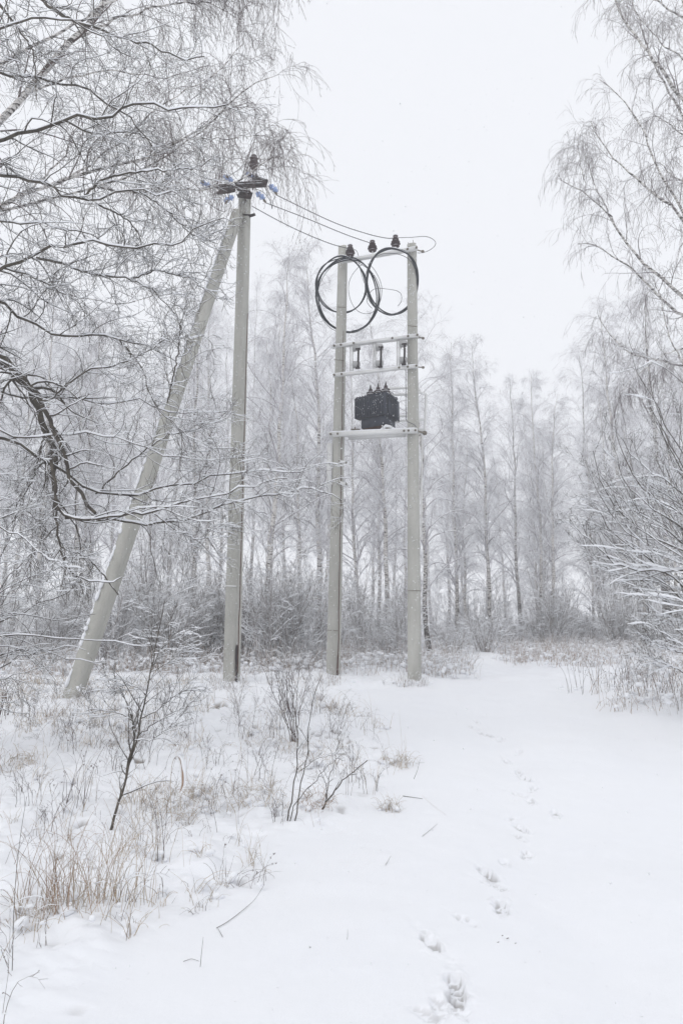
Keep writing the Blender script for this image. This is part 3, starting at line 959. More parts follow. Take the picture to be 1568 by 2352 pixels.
# near alder at the left ------------------------------------------------
rng = np.random.default_rng(21)
TX = -330
AL = [
 ([(TX, 760), (-160, 800), (0, 812), (30, 839), (75, 909), (107, 979), (122, 1034), (132, 1104), (131, 1174)], 11, 7),
 ([(TX, 760), (-100, 790), (30, 845), (65, 874), (107, 939), (120, 984), (145, 1029), (150, 1064), (172, 1094), (180, 1129), (220, 1179)], 9, 4.5),
 ([(TX, 1050), (-150, 990), (0, 1004), (45, 1029), (95, 1049), (135, 1069), (185, 1114), (220, 1134), (275, 1144), (350, 1129), (425, 1109), (500, 1094), (570, 1075), (620, 1082), (690, 1085)], 6, 1),
 ([(122, 1034), (132, 1104), (131, 1174), (150, 1194), (210, 1194), (280, 1184), (350, 1176), (425, 1154), (500, 1141), (560, 1119), (620, 1104), (660, 1098)], 4.5, 1),
 ([(150, 1190), (210, 1197), (280, 1199), (360, 1204), (425, 1196), (485, 1171), (550, 1146), (600, 1140), (652, 1140), (690, 1121), (750, 1129), (785, 1150)], 4, 1),
 ([(131, 1174), (135, 1244), (145, 1284), (170, 1319), (200, 1334), (250, 1339), (280, 1326)], 3.5, 1.2),
 ([(138, 1250), (145, 1259), (190, 1274), (225, 1304), (272, 1366)], 3, 1.6),
 ([(107, 979), (80, 1094), (55, 1144), (37, 1154), (35, 1200)], 2.6, 1),
 ([(TX, 420), (-150, 380), (0, 332), (40, 305), (100, 295), (150, 277), (210, 274), (260, 272), (300, 240), (360, 238), (430, 245), (525, 240)], 6, 1.3),
 ([(150, 277), (190, 300), (240, 310), (300, 300), (360, 330)], 2.5, 1),
 ([(TX, 160), (-120, 150), (0, 170), (50, 172), (125, 190), (175, 200), (250, 240), (300, 270), (350, 335)], 4, 1.4),
 ([(TX, 430), (-100, 400), (0, 402), (75, 410), (115, 425), (130, 442), (190, 455), (225, 472), (260, 445), (320, 440), (400, 445), (460, 470)], 5.5, 1),
 ([(190, 455), (225, 420), (260, 405), (340, 392), (405, 390), (450, 385), (485, 365)], 3, 1),
 ([(225, 470), (270, 490), (300, 510), (320, 540), (335, 600)], 2.4, 1),
 ([(TX, 640), (-120, 650), (0, 625), (30, 605), (85, 590), (110, 570), (160, 555), (210, 550), (255, 565), (320, 570), (410, 560), (450, 525), (515, 500)], 6, 1),
 ([(85, 592), (150, 605), (185, 625), (225, 630), (300, 640), (350, 665), (400, 720)], 3.5, 1),
 ([(TX, 700), (-100, 660), (0, 685), (30, 705), (55, 735), (100, 755), (145, 775), (190, 775), (220, 760), (275, 780), (340, 790), (420, 840)], 6, 1),
 ([(0, 615), (65, 630), (105, 650), (175, 690), (200, 720)], 2.6, 1),
 ([(-60, -60), (0, 10), (25, 45), (50, 75), (75, 110), (80, 140), (85, 230)], 3, 1),
 ([(30, -60), (95, 0), (150, 40), (225, 62), (275, 80), (350, 105), (425, 140), (470, 130)], 4, 1.2),
 ([(TX, 300), (-150, 160), (0, 60), (80, 40), (160, 45), (240, 90), (300, 130)], 4, 1),
 ([(TX, 900), (-100, 880), (0, 900), (60, 920), (130, 905), (220, 930), (300, 915), (420, 950), (520, 945)], 3.5, .9),
 ([(TX, 560), (-100, 520), (0, 500), (60, 520), (140, 520), (220, 545), (280, 590)], 3.5, .9),
 ([(220, 1134), (300, 1060), (380, 1000), (450, 985), (520, 960)], 2.6, .8),
 ([(275, 780), (330, 850), (350, 930), (420, 990), (500, 1040)], 2, .8),
 ([(0, 1190), (60, 1170), (110, 1215), (60, 1290)], 2, .8),
 ([(TX, 1000), (-100, 960), (60, 1010), (200, 990), (330, 1030), (450, 1060), (560, 1050)], 3, .8),
 ([(130, 905), (200, 850), (300, 830), (380, 780), (470, 770)], 2.6, .8),
 ([(300, 640), (360, 620), (440, 640), (500, 690)], 2.2, .8),
 ([(TX, 1150), (-100, 1180), (40, 1230), (120, 1290), (200, 1310)], 3, .9),
 ([(320, 440), (380, 480), (440, 540), (500, 560)], 2, .8),
 ([(350, 1176), (400, 1215), (450, 1240), (520, 1230)], 1.8, .8),
 ([(385, 925), (400, 860), (412, 795), (416, 738)], 2.2, 1.7),
]
AL = spread_depth(AL, 7.0, .55, rng)
P0, R0 = limbs_to_arrays(AL, 7, rng, 26, .02)
R0 = R0 * .78
tb_ = at(TX - 20, 1700, 7.0); tb_.z = hz(tb_.x, tb_.y) - .1
tree = thing("alder_tree", "old dark alder beside the left frame edge with snow piled on its long drooping branches", "tree", tb_)
TP = resample([tb_, at(TX - 10, 1200, 7.0), at(TX, 760, 7.05), at(TX + 15, 300, 7.1), at(TX + 30, -250, 7.2), at(TX + 20, -700, 7.2)], 20, rng, .02)
Tubes().add(TP, np.linspace(.17, .05, 20), 10).build("trunk", M['bark_dark'], tree, True, org=tb_)
T = Tubes(); SN = Tubes()
T.add(P0, R0, 7); snow_on(SN, P0, R0, rng, .010, .85, 6)
P1, R1 = grow(P0, R0, 19, rng, lambda l, t: .34 + .17 * l * (1 - .3 * t), (.12, 1), 50, 14, .05, .03, .20, 9, .5, .0022, .003)
P1, R1 = clear_of_strut(P1, R1, rng)
T.add(P1, R1, 4); snow_on(SN, P1, R1, rng, .0065, .8, 4)
P2, R2 = grow(P1, R1, 6, rng, lambda l, t: .16 + .26 * l, (.15, 1), 45, 14, .03, .08, .22, 6, .6, .0016, .002)
P2, R2 = clear_of_strut(P2, R2, rng)
T.add(P2, R2, 3); snow_on(SN, P2, R2, rng, .0052, .6, 4)
P3, R3 = grow(P2, R2, 4, rng, lambda l, t: .07 + .28 * l, (.2, 1), 45, 15, .0, .14, .25, 4, .7, .0013, .0016, keep=.75)
P3, R3 = clear_of_strut(P3, R3, rng)
T.add(P3, R3, 3); snow_on(SN, P3, R3, rng, .0034, .4, 3, keep=.75)
T.build("branches", M['bark_dark'], tree, org=tb_)
SN.build("snow_cover", M['snow'], tree, True, org=tb_)
print("alder", len(P1), len(P2), len(P3))

# left birch with weeping twigs -----------------------------------------
rng = np.random.default_rng(33)
BL = [
 ([(-260, 560), (-120, 400), (0, 280), (50, 220), (120, 140), (175, 85), (240, 10), (300, -90), (330, -220), (350, -420)], 11, 6),
 ([(-150, 230), (0, 150), (50, 120), (100, 95), (165, 60), (260, 0), (360, -60)], 6, 2),
 ([(-240, 600), (-120, 520), (0, 475), (65, 445), (150, 415), (225, 385), (310, 375), (390, 340), (450, 305), (500, 265), (540, 230), (590, 185), (630, 175)], 8, 1.2),
 ([(-240, 620), (-100, 500), (0, 482), (75, 470), (150, 450), (225, 430), (280, 410), (350, 385), (415, 335), (460, 305), (525, 245), (570, 235)], 6, 1.2),
 ([(225, 430), (260, 440), (310, 442), (415, 440), (500, 430), (540, 420), (575, 400), (615, 365), (650, 355), (680, 380)], 4.5, 1),
 ([(0, 480), (100, 410), (150, 360), (165, 310), (200, 250)], 4, 1.4),
 ([(290, -80), (380, -160), (480, -200), (580, -190), (650, -140), (700, -60)], 4, 1),
 ([(240, 10), (330, -40), (420, -80), (520, -90), (600, -60), (650, 0)], 4, 1),
 ([(175, 85), (280, 40), (380, 10), (470, 0), (540, 40)], 4, 1),
 ([(330, -220), (450, -300), (560, -310), (650, -260), (710, -170)], 4, 1),
 ([(150, 415), (250, 350), (340, 270), (420, 210), (500, 170), (560, 100)], 3, 1),
 ([(50, 220), (160, 180), (260, 160), (380, 180), (480, 150)], 3.2, 1),
 ([(-120, 520), (-20, 600), (80, 640), (200, 690), (300, 700), (400, 660)], 3.2, 1),
 ([(310, 375), (400, 320), (500, 320), (590, 310), (650, 330)], 2.4, .8),
]
BL = spread_depth(BL, 9.6, .5, rng)
Q0, QR0 = limbs_to_arrays(BL, 9.6, rng, 22, .014)
QR0 = QR0 * .62
tb_ = at(-420, 1600, 9.6); tb_.z = hz(tb_.x, tb_.y) - .1
tree = thing("birch_tree", "tall pale birch leaning in from the upper left with long weeping snow-dusted twigs", "tree", tb_)
TP = resample([tb_, at(-380, 1200, 9.6), at(-320, 800, 9.6), at(-260, 560, 9.6), at(-230, 200, 9.7), at(-200, -400, 9.7)], 20, rng, .015)
Tubes().add(TP, np.linspace(.17, .05, 20), 10).build("trunk", M['birch'], tree, True, org=tb_)
T = Tubes(); SN = Tubes()
lm = Tubes().add(Q0, QR0, 8).build("limbs", M['birch_old'], tree, True, org=tb_)
snow_on(SN, Q0, QR0, rng, .004, .35, 6)
q1, r1 = grow(Q0, QR0, 13, rng, lambda l, t: .35 + .15 * l, (.12, 1), 48, 15, .1, .06, .16, 9, .4, .0025, .003)
T.add(q1, r1, 4); snow_on(SN, q1, r1, rng, .004, .5, 4)
q2, r2 = grow(q1, r1, 7, rng, lambda l, t: .30 + .25 * l, (.15, 1), 45, 15, .0, .28, .15, 7, .6, .0018, .0022)
T.add(q2, r2, 3); snow_on(SN, q2, r2, rng, .0028, .3, 3)
q3, r3 = grow(q2, r2, 4, rng, lambda l, t: .22 + .35 * l, (.2, 1), 35, 14, -.3, .42, .14, 6, .7, .0016, .0019, keep=.75)
q3, r3 = clear_of_strut(q3, r3, rng, .6)
T.add(q3, r3, 3)
# hanging curtain from the outer limbs
sel = [2, 4, 6, 7, 8, 9, 10, 13]
h1, hr1 = grow(q1.reshape(14, 13, 9, 3)[sel].reshape(-1, 9, 3), r1.reshape(14, 13, 9)[sel].reshape(-1, 9), 6, rng, .85, (.3, 1), 45, 15, -.3, .55, .09, 11, .7, .0016, .0022, keep=.8, tipshort=.2)
T.add(h1, hr1, 3)
h2, hr2 = grow(h1, hr1, 5, rng, .38, (.15, 1), 26, 9, -.2, .3, .10, 7, .8, .0015, .0018)
T.add(h2, hr2, 3)
h3, hr3 = grow(h2, hr2, 2, rng, .06, (.3, 1), 40, 12, -.1, .1, .2, 3, .9, .0018, .002)
T.add(h3, hr3, 3)
T.build("twigs", M['twig'], tree, org=tb_)
SN.build("snow_cover", M['snow'], tree, True, org=tb_)
print("birch", len(q2), len(q3), len(h2), len(h3))

# right birch ------------------------------------------------------------
rng = np.random.default_rng(44)
BR = [
 ([(1650, 330), (1568, 230), (1553, 210), (1527, 173), (1490, 127), (1461, 92), (1439, 57), (1422, 28), (1411, 4), (1395, -40)], 7, 1.6),
 ([(1640, 420), (1568, 267), (1540, 219), (1518, 179), (1498, 142), (1470, 60), (1450, 0)], 4.5, 1),
 ([(1650, 640), (1590, 540), (1545, 445), (1516, 402), (1498, 361), (1483, 313), (1474, 297), (1444, 247), (1413, 212), (1391, 188), (1375, 182)], 5, 1),
 ([(1650, 640), (1568, 507), (1542, 474), (1494, 441), (1455, 406), (1435, 384), (1400, 360), (1378, 321), (1356, 279)], 6, 1),
 ([(1670, 780), (1568, 683), (1531, 648), (1507, 630), (1487, 613), (1461, 589), (1439, 560), (1417, 525), (1406, 514), (1387, 481), (1356, 455), (1323, 429), (1286, 413)], 7, 1),
 ([(1670, 790), (1568, 722), (1536, 703), (1505, 674), (1479, 646), (1461, 626), (1433, 609), (1396, 582), (1356, 558), (1325, 560)], 6, 1),
 ([(1670, 870), (1568, 840), (1536, 834), (1516, 825), (1487, 824), (1459, 819), (1433, 803), (1411, 781), (1396, 762), (1374, 729)], 5, 1),
 ([(1411, 514), (1365, 427), (1354, 394), (1347, 350)], 2, .8),
 ([(1341, 416), (1330, 367), (1326, 306)], 1.6, .7),
 ([(1640, 60), (1568, 42), (1520, 10), (1480, -10), (1440, -10), (1410, 20)], 3.5, .8),
 ([(1650, 180), (1568, 135), (1530, 110), (1500, 75), (1460, 40)], 3, .8),
 ([(1640, 960), (1568, 840), (1530, 760), (1520, 700), (1500, 640)], 3, 1),
 ([(1568, 800), (1520, 815), (1500, 830), (1440, 880), (1410, 920)], 2.5, .8),
 ([(1640, 350), (1568, 310), (1530, 280), (1500, 265), (1480, 290)], 3, .8),
 ([(1640, 420), (1568, 420), (1540, 400), (1510, 370), (1480, 390)], 3, .8),
 ([(1640, 60), (1600, -60), (1540, -130), (1470, -160), (1420, -120)], 3, .8),
]
BR = spread_depth(BR, 14.5, .8, rng)
Q0, QR0 = limbs_to_arrays(BR, 14.5, rng, 20, .012)
QR0 = QR0 * .62
tb_ = at(1700, 1545, 14.5); tb_.z = hz(tb_.x, tb_.y) - .1
tree = thing("birch_tree", "tall birch at the right frame edge, its leaning limbs hung with drooping twigs", "tree", tb_)
TP = resample([tb_, at(1690, 1100, 14.5), at(1665, 700, 14.5), at(1640, 400, 14.5), at(1600, 130, 14.5), at(1572, 40, 14.5), at(1560, -60, 14.5), at(1550, -400, 14.5)], 22, rng, .012)
Tubes().add(TP, np.linspace(.16, .04, 22), 10).build("trunk", M['birch'], tree, True, org=tb_)
T = Tubes(); SN = Tubes()
Tubes().add(Q0, QR0, 7).build("limbs", M['birch_old'], tree, True, org=tb_)
snow_on(SN, Q0, QR0, rng, .004, .3, 5)
q1, r1 = grow(Q0, QR0, 12, rng, lambda l, t: .30 + .11 * l, (.12, 1), 42, 13, .05, .10, .13, 8, .4, .003, .0035)
T.add(q1, r1, 4); snow_on(SN, q1, r1, rng, .003, .4, 4)
q2, r2 = grow(q1, r1, 6, rng, lambda l, t: .3 + .3 * l, (.12, 1), 42, 14, -.1, .35, .13, 7, .6, .0025, .003)
T.add(q2, r2, 3)
q3, r3 = grow(q2, r2, 4, rng, lambda l, t: .25 + .4 * l, (.2, 1), 30, 12, -.3, .45, .12, 6, .7, .002, .0025, keep=.8)
T.add(q3, r3, 3)
h1, hr1 = grow(q1, r1, 2, rng, 1.1, (.3, 1), 45, 15, -.3, .55, .08, 10, .7, .002, .0028, keep=.55, tipshort=.2)
T.add(h1, hr1, 3)
h2, hr2 = grow(h1, hr1, 5, rng, .42, (.12, 1), 24, 9, -.2, .3, .10, 6, .8, .002, .0024)
T.add(h2, hr2, 3)
T.build("twigs", M['pale_twig'], tree, org=tb_)
SN.build("snow_cover", M['snow'], tree, True, org=tb_)
print("rbirch", len(q2), len(q3), len(h2))

# snow-laden willow at the right ------------------------------------------
rng = np.random.default_rng(55)
WB = (1760, 1560)
WL = [
 ([WB, (1680, 1450), (1568, 1346), (1531, 1316), (1494, 1289), (1468, 1265), (1444, 1250), (1417, 1230), (1391, 1206), (1378, 1186), (1365, 1160)], 5, 1),
 ([(1568, 1310), (1509, 1311), (1470, 1313), (1428, 1302), (1413, 1289), (1387, 1276), (1365, 1254), (1341, 1232), (1308, 1193)], 3.5, .9),
 ([WB, (1680, 1340), (1568, 1261), (1531, 1248), (1498, 1232), (1472, 1219), (1452, 1208), (1422, 1178), (1411, 1160), (1389, 1123), (1367, 1086), (1361, 1036)], 5, .9),
 ([WB, (1680, 1380), (1568, 1250), (1531, 1217), (1498, 1200), (1461, 1176), (1413, 1132), (1382, 1097)], 4.5, .9),
 ([WB, (1660, 1290), (1568, 1182), (1531, 1160), (1501, 1147), (1470, 1116), (1457, 1101), (1444, 1073), (1428, 1036), (1415, 1000)], 4.5, .9),
 ([WB, (1660, 1220), (1568, 1127), (1531, 1110), (1496, 1092), (1472, 1068), (1455, 1055), (1430, 1010)], 4, .9),
 ([WB, (1660, 1400), (1568, 1353), (1531, 1346), (1501, 1344), (1485, 1337), (1468, 1318), (1450, 1290)], 3.5, .9),
 ([WB, (1660, 1440), (1568, 1390), (1542, 1388), (1516, 1370), (1492, 1346), (1470, 1330)], 3, .9),
 ([WB, (1660, 1510), (1568, 1458), (1531, 1431), (1509, 1423), (1485, 1396), (1472, 1380)], 3.5, .9),
 ([WB, (1640, 1180), (1568, 1088), (1533, 1029), (1520, 990), (1505, 930)], 4, .9),
 ([WB, (1640, 1140), (1568, 1050), (1520, 960), (1490, 900), (1470, 870)], 3.5, .9),
 ([WB, (1660, 1330), (1568, 1220), (1520, 1180), (1480, 1160), (1440, 1150), (1400, 1150), (1370, 1140)], 4, .9),
 ([WB, (1660, 1370), (1568, 1290), (1530, 1275), (1490, 1268), (1440, 1270), (1390, 1240)], 4, .9),
 ([WB, (1660, 1240), (1568, 1150), (1530, 1120), (1490, 1110), (1460, 1090)], 3, .9),
 ([WB, (1640, 1000), (1590, 900), (1540, 850), (1500, 820), (1460, 850)], 3, .9),
 ([(1568, 1500), (1530, 1490), (1500, 1480), (1480, 1465)], 2, .9),
 ([(1568, 1545), (1540, 1530), (1500, 1515), (1485, 1500)], 2, .9),
]
for pts, ra, rb_ in list(WL[:14]):      # each fanned stem has a neighbour
    dx, dy = rng.uniform(-14, 14), rng.uniform(16, 30)
    WL.append(([p if p == WB else (p[0] + dx * (i / len(pts)), p[1] + dy * (1 + .4 * i / len(pts))) for i, p in enumerate(pts)][:len(pts) - 1], ra * .8, rb_))
WL = spread_depth(WL, 9.0, .7, rng)
WL = [([(p[0], p[1], 9.1) if (p[0], p[1]) == WB else p for p in pts], a, b) for pts, a, b in WL]
P0, R0 = limbs_to_arrays(WL, 9, rng, 20, .012)
R0 = R0 * .62
tb_ = at(WB[0], WB[1], 9.1); tb_.z = hz(tb_.x, tb_.y)
tree = thing("willow_bush", "spreading willow bush at the right edge, its fanned stems loaded with snow", "bush", tb_)
T = Tubes(); SN = Tubes()
Tubes().add(P0, R0, 7).build("stems", M['bark_dark'], tree, True, org=tb_)
snow_on(SN, P0, R0, rng, .019, 1.0, 6, mx=.045)
q1, r1 = grow(P0, R0, 13, rng, lambda l, t: .3 + .18 * l, (.15, 1), 24, 9, .10, -.02, .09, 8, .6, .002, .003)
T.add(q1, r1, 4); snow_on(SN, q1, r1, rng, .0115, .9, 5)
q2, r2 = grow(q1, r1, 6, rng, lambda l, t: .10 + .18 * l, (.15, 1), 38, 14, .08, .0, .15, 5, .6, .0018, .002)
T.add(q2, r2, 3); snow_on(SN, q2, r2, rng, .005, .7, 4)
q3, r3 = grow(q2, r2, 2, rng, .07, (.2, 1), 45, 14, .0, .0, .2, 3, .6, .0018, .002)
T.add(q3, r3, 3)
T.build("twigs", M['bark_dark'], tree, org=tb_)
SN.build("snow_cover", M['snow'], tree, True, org=tb_)

# low bush at the left ----------------------------------------------------
rng = np.random.default_rng(66)
LB = (-150, 1640)
LL = [
 ([LB, (-60, 1500), (0, 1424), (65, 1399), (140, 1369), (200, 1334), (230, 1300)], 3, .8),
 ([LB, (-60, 1500), (0, 1454), (75, 1459), (165, 1464), (280, 1481), (350, 1484)], 3, .8),
 ([LB, (-40, 1570), (0, 1529), (50, 1504), (125, 1484), (200, 1495)], 2.6, .8),
 ([LB, (-60, 1440), (0, 1350), (60, 1320), (140, 1310), (190, 1270)], 2.6, .8),
 ([LB, (-60, 1480), (0, 1400), (80, 1420), (150, 1430), (220, 1410)], 2.6, .8),
 ([LB, (-40, 1520), (30, 1490), (110, 1500), (190, 1530), (240, 1520)], 2.6, .8),
 ([LB, (-60, 1400), (0, 1280), (30, 1220), (50, 1150)], 2.6, .8),
 ([LB, (-60, 1440), (0, 1340), (70, 1270), (120, 1220)], 2.4, .8),
 ([LB, (0, 1560), (60, 1545), (95, 1532)], 2, .8),
]
LL = spread_depth(LL, 7.6, .5, rng)
LL = [([(p[0], p[1], 7.7) if (p[0], p[1]) == LB else p for p in pts], a, b) for pts, a, b in LL]
P0, R0 = limbs_to_arrays(LL, 7.6, rng, 16, .015)
R0 *= .7
tb_ = at(LB[0], LB[1], 7.7); tb_.z = hz(tb_.x, tb_.y)
tree = thing("bare_bush", "low bare bush at the lower left edge, stems reaching towards the strut's foot", "bush", tb_)
T = Tubes(); SN = Tubes()
Tubes().add(P0, R0, 6).build("stems", M['bark_dark'], tree, True, org=tb_)
snow_on(SN, P0, R0, rng, .006, .8, 6)
q1, r1 = grow(P0, R0, 13, rng, lambda l, t: .25 + .2 * l, (.2, 1), 38, 13, .06, .02, .14, 8, .6, .002, .0026)
q1, r1 = clear_of_strut(q1, r1, rng)
T.add(q1, r1, 4); snow_on(SN, q1, r1, rng, .0052, .7, 4)
q2, r2 = grow(q1, r1, 8, rng, lambda l, t: .10 + .25 * l, (.15, 1), 42, 14, .0, .03, .18, 6, .6, .0016, .002)
q2, r2 = clear_of_strut(q2, r2, rng)
T.add(q2, r2, 3); snow_on(SN, q2, r2, rng, .0042, .5, 4)
T.build("twigs", M['bark_dark'], tree, org=tb_)
SN.build("snow_cover", M['snow'], tree, True, org=tb_)

# ------------------------------------------------------------------ background birches
def birch_proto(seed, H, lean, dens=1.0, spread=1.0, cb=.22):
    rng = np.random.default_rng(seed)
    K = 16
    z = np.linspace(0, H, K)
    wx = np.cumsum(rng.normal(0, .05, K)) ; wy = np.cumsum(rng.normal(0, .05, K))
    wx -= wx[0]; wy -= wy[0]
    TP = np.stack([wx + lean * z / H * (1 + .5 * z / H), wy, z], 1)
    TR = H * .0070 * (1 - z / H) ** .9 + .008
    TR[0] *= 1.35
    root = thing("birch_tree", "birch", "tree", (0, 0, 0))
    Tubes().add(TP, TR, 8).build("trunk", M['birch'] if seed % 3 else M['birch_old'], root, True)
    T = Tubes()
    m = int(62 * dens)
    b1, br1 = grow(TP[None], TR[None], m, rng, lambda l, t: (spread * H * (.045 + .17 * np.sin(np.clip((1 - t) / (1 - cb), 0, 1) * 2.0) ** .8)), (cb, .99), 46, 12, .40, .26, .10, 10, .45, .004, .006, tipshort=0)
    T.add(b1, br1, 4)
    b2, br2 = grow(b1, br1, 10, rng, lambda l, t: .22 + .32 * l, (.12, 1), 38, 12, .12, .22, .10, 7, .55, .0030, .0038)
    T.add(b2, br2, 3)
    b3, br3 = grow(b2, br2, 7, rng, lambda l, t: .18 + .35 * l, (.12, 1), 34, 14, -.15, .40, .13, 5, .7, .0024, .0028)
    T.add(b3, br3, 3)
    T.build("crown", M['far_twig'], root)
    return root

protos = [birch_proto(100 + i, H, ln, d, s, cb) for i, (H, ln, d, s, cb) in enumerate(
    [(14, .3, 1, 1, .2), (14, -.5, 1.1, .9, .25), (14, .1, .9, 1.1, .15), (14, .8, 1, .85, .3), (14, -.2, 1.2, .95, .12), (14, .0, .85, 1.25, .2)])]
used = [False] * len(protos)
rngp = random.Random(7)

def put(lst_used, lst, i, loc, rz, sc, label, group):
    if not lst_used[i]:
        lst_used[i] = True
        o = lst[i]; o.location = loc; o.rotation_euler = (0, 0, rz); o.scale = (sc, sc, sc) if not isinstance(sc, tuple) else sc
        o['label'] = label
        if group: o['group'] = group
        return o
    return copy_tree(lst[i], loc, rz, sc, label, group)

def tree_at(px, D, pytop, i, label, group=None, rz=None):
    x = at(px, 1445, D).x
    z = hz(x, D)
    top = at(px, pytop, D).z
    sc = max(.3, (top - z) / 14)
    wsc = sc * rngp.uniform(.9, 1.1) if sc < 1 else sc ** .5 * rngp.uniform(.9, 1.15)
    return put(used, protos, i, (x, D, z - .05), rngp.uniform(0, 6.28) if rz is None else rz, (wsc, wsc, sc), label, group)

NAMED = [
 (607, 20, 560, 0, "tall slim birch rising just right of the strutted utility pole"),
 (742, 27, 590, 1, "slender birch whose bare tip shows behind the left cable coil"),
 (893, 22, 720, 3, "mottled white birch seen between the two poles of the stand, right of the transformer"),
 (985, 21, 690, 2, "dark-barked birch close behind the right pole of the stand"),
 (1050, 27, 790, 4, "birch with a blackened trunk foot, second to the right of the stand"),
 (1132, 27, 795, 1, "straight birch with the pointed crown left of the gap above the track"),
 (1195, 33, 880, 5, "thin faded birch between the two pointed crowns above the track"),
 (1243, 26, 850, 0, "pale birch standing at the far end of the track with a dark foot"),
 (1268, 25.5, 905, 3, "forked birch leaning slightly right beside the far end of the track"),
 (1385, 34, 815, 2, "faded birch with a drooping top left of the willow bush"),
 (1450, 28, 700, 4, "birch behind the fan of the snowy willow bush"),
 (1535, 25, 640, 5, "birch half hidden by the right-hand tree, near the frame edge"),
 (85, 24, 640, 4, "birch seen through the alder branches near the left frame edge"),
 (180, 27, 700, 1, "birch standing between the left frame edge and the strut's foot"),
 (455, 23, 690, 5, "birch in the gap between the strut and the upright utility pole"),
 (690, 22, 830, 3, "leaning birch midway between the utility pole and the transformer stand"),
]
for px, D, yt, i, lab in NAMED:
    tree_at(px, D, yt, i, lab)
rr = random.Random(11)
def top_profile(px):
    return np.interp(px, [-400, 300, 560, 620, 700, 760, 900, 985, 1040, 1070, 1125, 1190, 1250, 1310, 1350, 1390, 1440, 1568, 1900], [600, 700, 640, 600, 760, 700, 800, 760, 830, 930, 830, 920, 870, 930, 960, 850, 820, 700, 600])
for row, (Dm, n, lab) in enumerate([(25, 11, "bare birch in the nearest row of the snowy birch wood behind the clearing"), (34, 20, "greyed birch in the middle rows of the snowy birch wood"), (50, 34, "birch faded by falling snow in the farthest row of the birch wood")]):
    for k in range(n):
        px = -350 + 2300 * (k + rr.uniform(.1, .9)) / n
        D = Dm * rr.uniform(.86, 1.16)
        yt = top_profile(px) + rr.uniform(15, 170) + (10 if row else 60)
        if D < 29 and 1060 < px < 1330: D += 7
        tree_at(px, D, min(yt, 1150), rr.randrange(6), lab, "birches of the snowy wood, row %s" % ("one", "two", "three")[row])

# ------------------------------------------------------------------ thicket shrubs
def shrub_proto(seed, H, stems, fan, name="bare_shrub"):
    rng = np.random.default_rng(seed)
    root = thing(name, "shrub", "shrub")
    P = []; R = []
    K = 9
    for k in range(stems):
        a = rng.uniform(0, 6.28); r = rng.uniform(0, .35); h = H * rng.uniform(.55, 1.05)
        l = fan * rng.uniform(.1, 1) * h; a2 = a + rng.normal(0, .5)
        z = np.linspace(0, 1, K)
        w = np.cumsum(rng.normal(0, .02, (K, 2)), 0) * h * .5
        P.append(np.stack([r * math.cos(a) + l * math.cos(a2) * z ** 1.1 + w[:, 0], r * math.sin(a) + l * math.sin(a2) * z ** 1.1 + w[:, 1], h * z * (1 - .12 * fan * z)], 1))
        R.append(np.linspace(.010, .004, K) * rng.uniform(.6, 1.3))
    P = np.array(P); R = np.array(R)
    st_ = Tubes().add(P, R, 4)
    st_.build("stems", M['thicket_twig'], root)
    T = Tubes()
    a1, ar1 = grow(P, R, 9, rng, lambda l, t: .15 + .22 * l, (.15, 1), 38, 12, .2, 0., .13, 6, .6, .003, .0035)
    T.add(a1, ar1, 3)
    a2_, ar2 = grow(a1, ar1, 5, rng, lambda l, t: .08 + .28 * l, (.2, 1), 40, 12, .1, .02, .16, 4, .7, .0028, .003)
    T.add(a2_, ar2, 3)
    # snow caught in the forks
    T2 = Tubes()
    snow_on(T2, a1, ar1, rng, .012, .9, 4, keep=.9)
    snow_on(T2, a2_, ar2, rng, .009, .8, 3, keep=.7)
    snow_on(T2, P, R, rng, .012, .8, 4)
    T.build("twigs", M['thicket_twig'], root)
    T2.build("snow_cover", M['snow'], root)
    return root
shr = [shrub_proto(200, 2.6, 26, .35), shrub_proto(201, 2.2, 30, .55), shrub_proto(202, 3.0, 20, .3), shrub_proto(203, 1.5, 26, .8), shrub_proto(204, 1.1, 22, 1.1)]
sused = [False] * 5
rr = random.Random(23)
def shrub_at(px, D, sc, i, label, group):
    x = at(px, 1445, D).x
    return put(sused, shr, i, (x, D, hz(x, D) - .03), rr.uniform(0, 6.28), sc, label, group)
shrub_at(640, 15.6, 1.05, 1, "dense slanting shrub filling the gap right of the utility pole's foot", None)
shrub_at(352, 16.5, 1.35, 2, "dark upright shrub beside the strut, among paler stems", None)
shrub_at(1412, 24, 1.2, 1, "dark forked shrub under the tip of the willow bush", None)
for k in range(26):                    # left thicket
    px = -350 + 1100 * (k + rr.random()) / 26
    D = rr.uniform(14.5, 21)
    shrub_at(px, D, rr.uniform(.75, 1.15), rr.choice([0, 1, 2, 0, 1]), "bare multi-stemmed shrub in the grey thicket behind the utility pole", "shrubs of the left thicket")
for k in range(12):
    px = 790 + 170 * (k + rr.random()) / 12
    D = rr.uniform(16, 24)
    shrub_at(px, D, rr.uniform(.65, 1.), rr.choice([0, 2, 3]), "bare snowy shrub seen between the two poles of the stand", "shrubs between the stand's poles")
for k in range(15):
    px = 960 + 900 * (k + rr.random()) / 15
    D = rr.uniform(24, 36)
    shrub_at(px, D, rr.uniform(.8, 1.4), rr.choice([0, 1, 2, 3]), "snow-covered shrub at the foot of the birch wood beyond the track", "shrubs along the wood's edge")
for k in range(26):
    px = 1000 + 700 * (k + rr.random()) / 26
    D = rr.uniform(20, 27)
    if 1150 < px < 1420: D += 4
    shrub_at(px, D, rr.uniform(.7, 1.1), rr.choice([3, 4]), "low snow-heaped shrub where the clearing meets the wood", "low shrubs along the clearing")
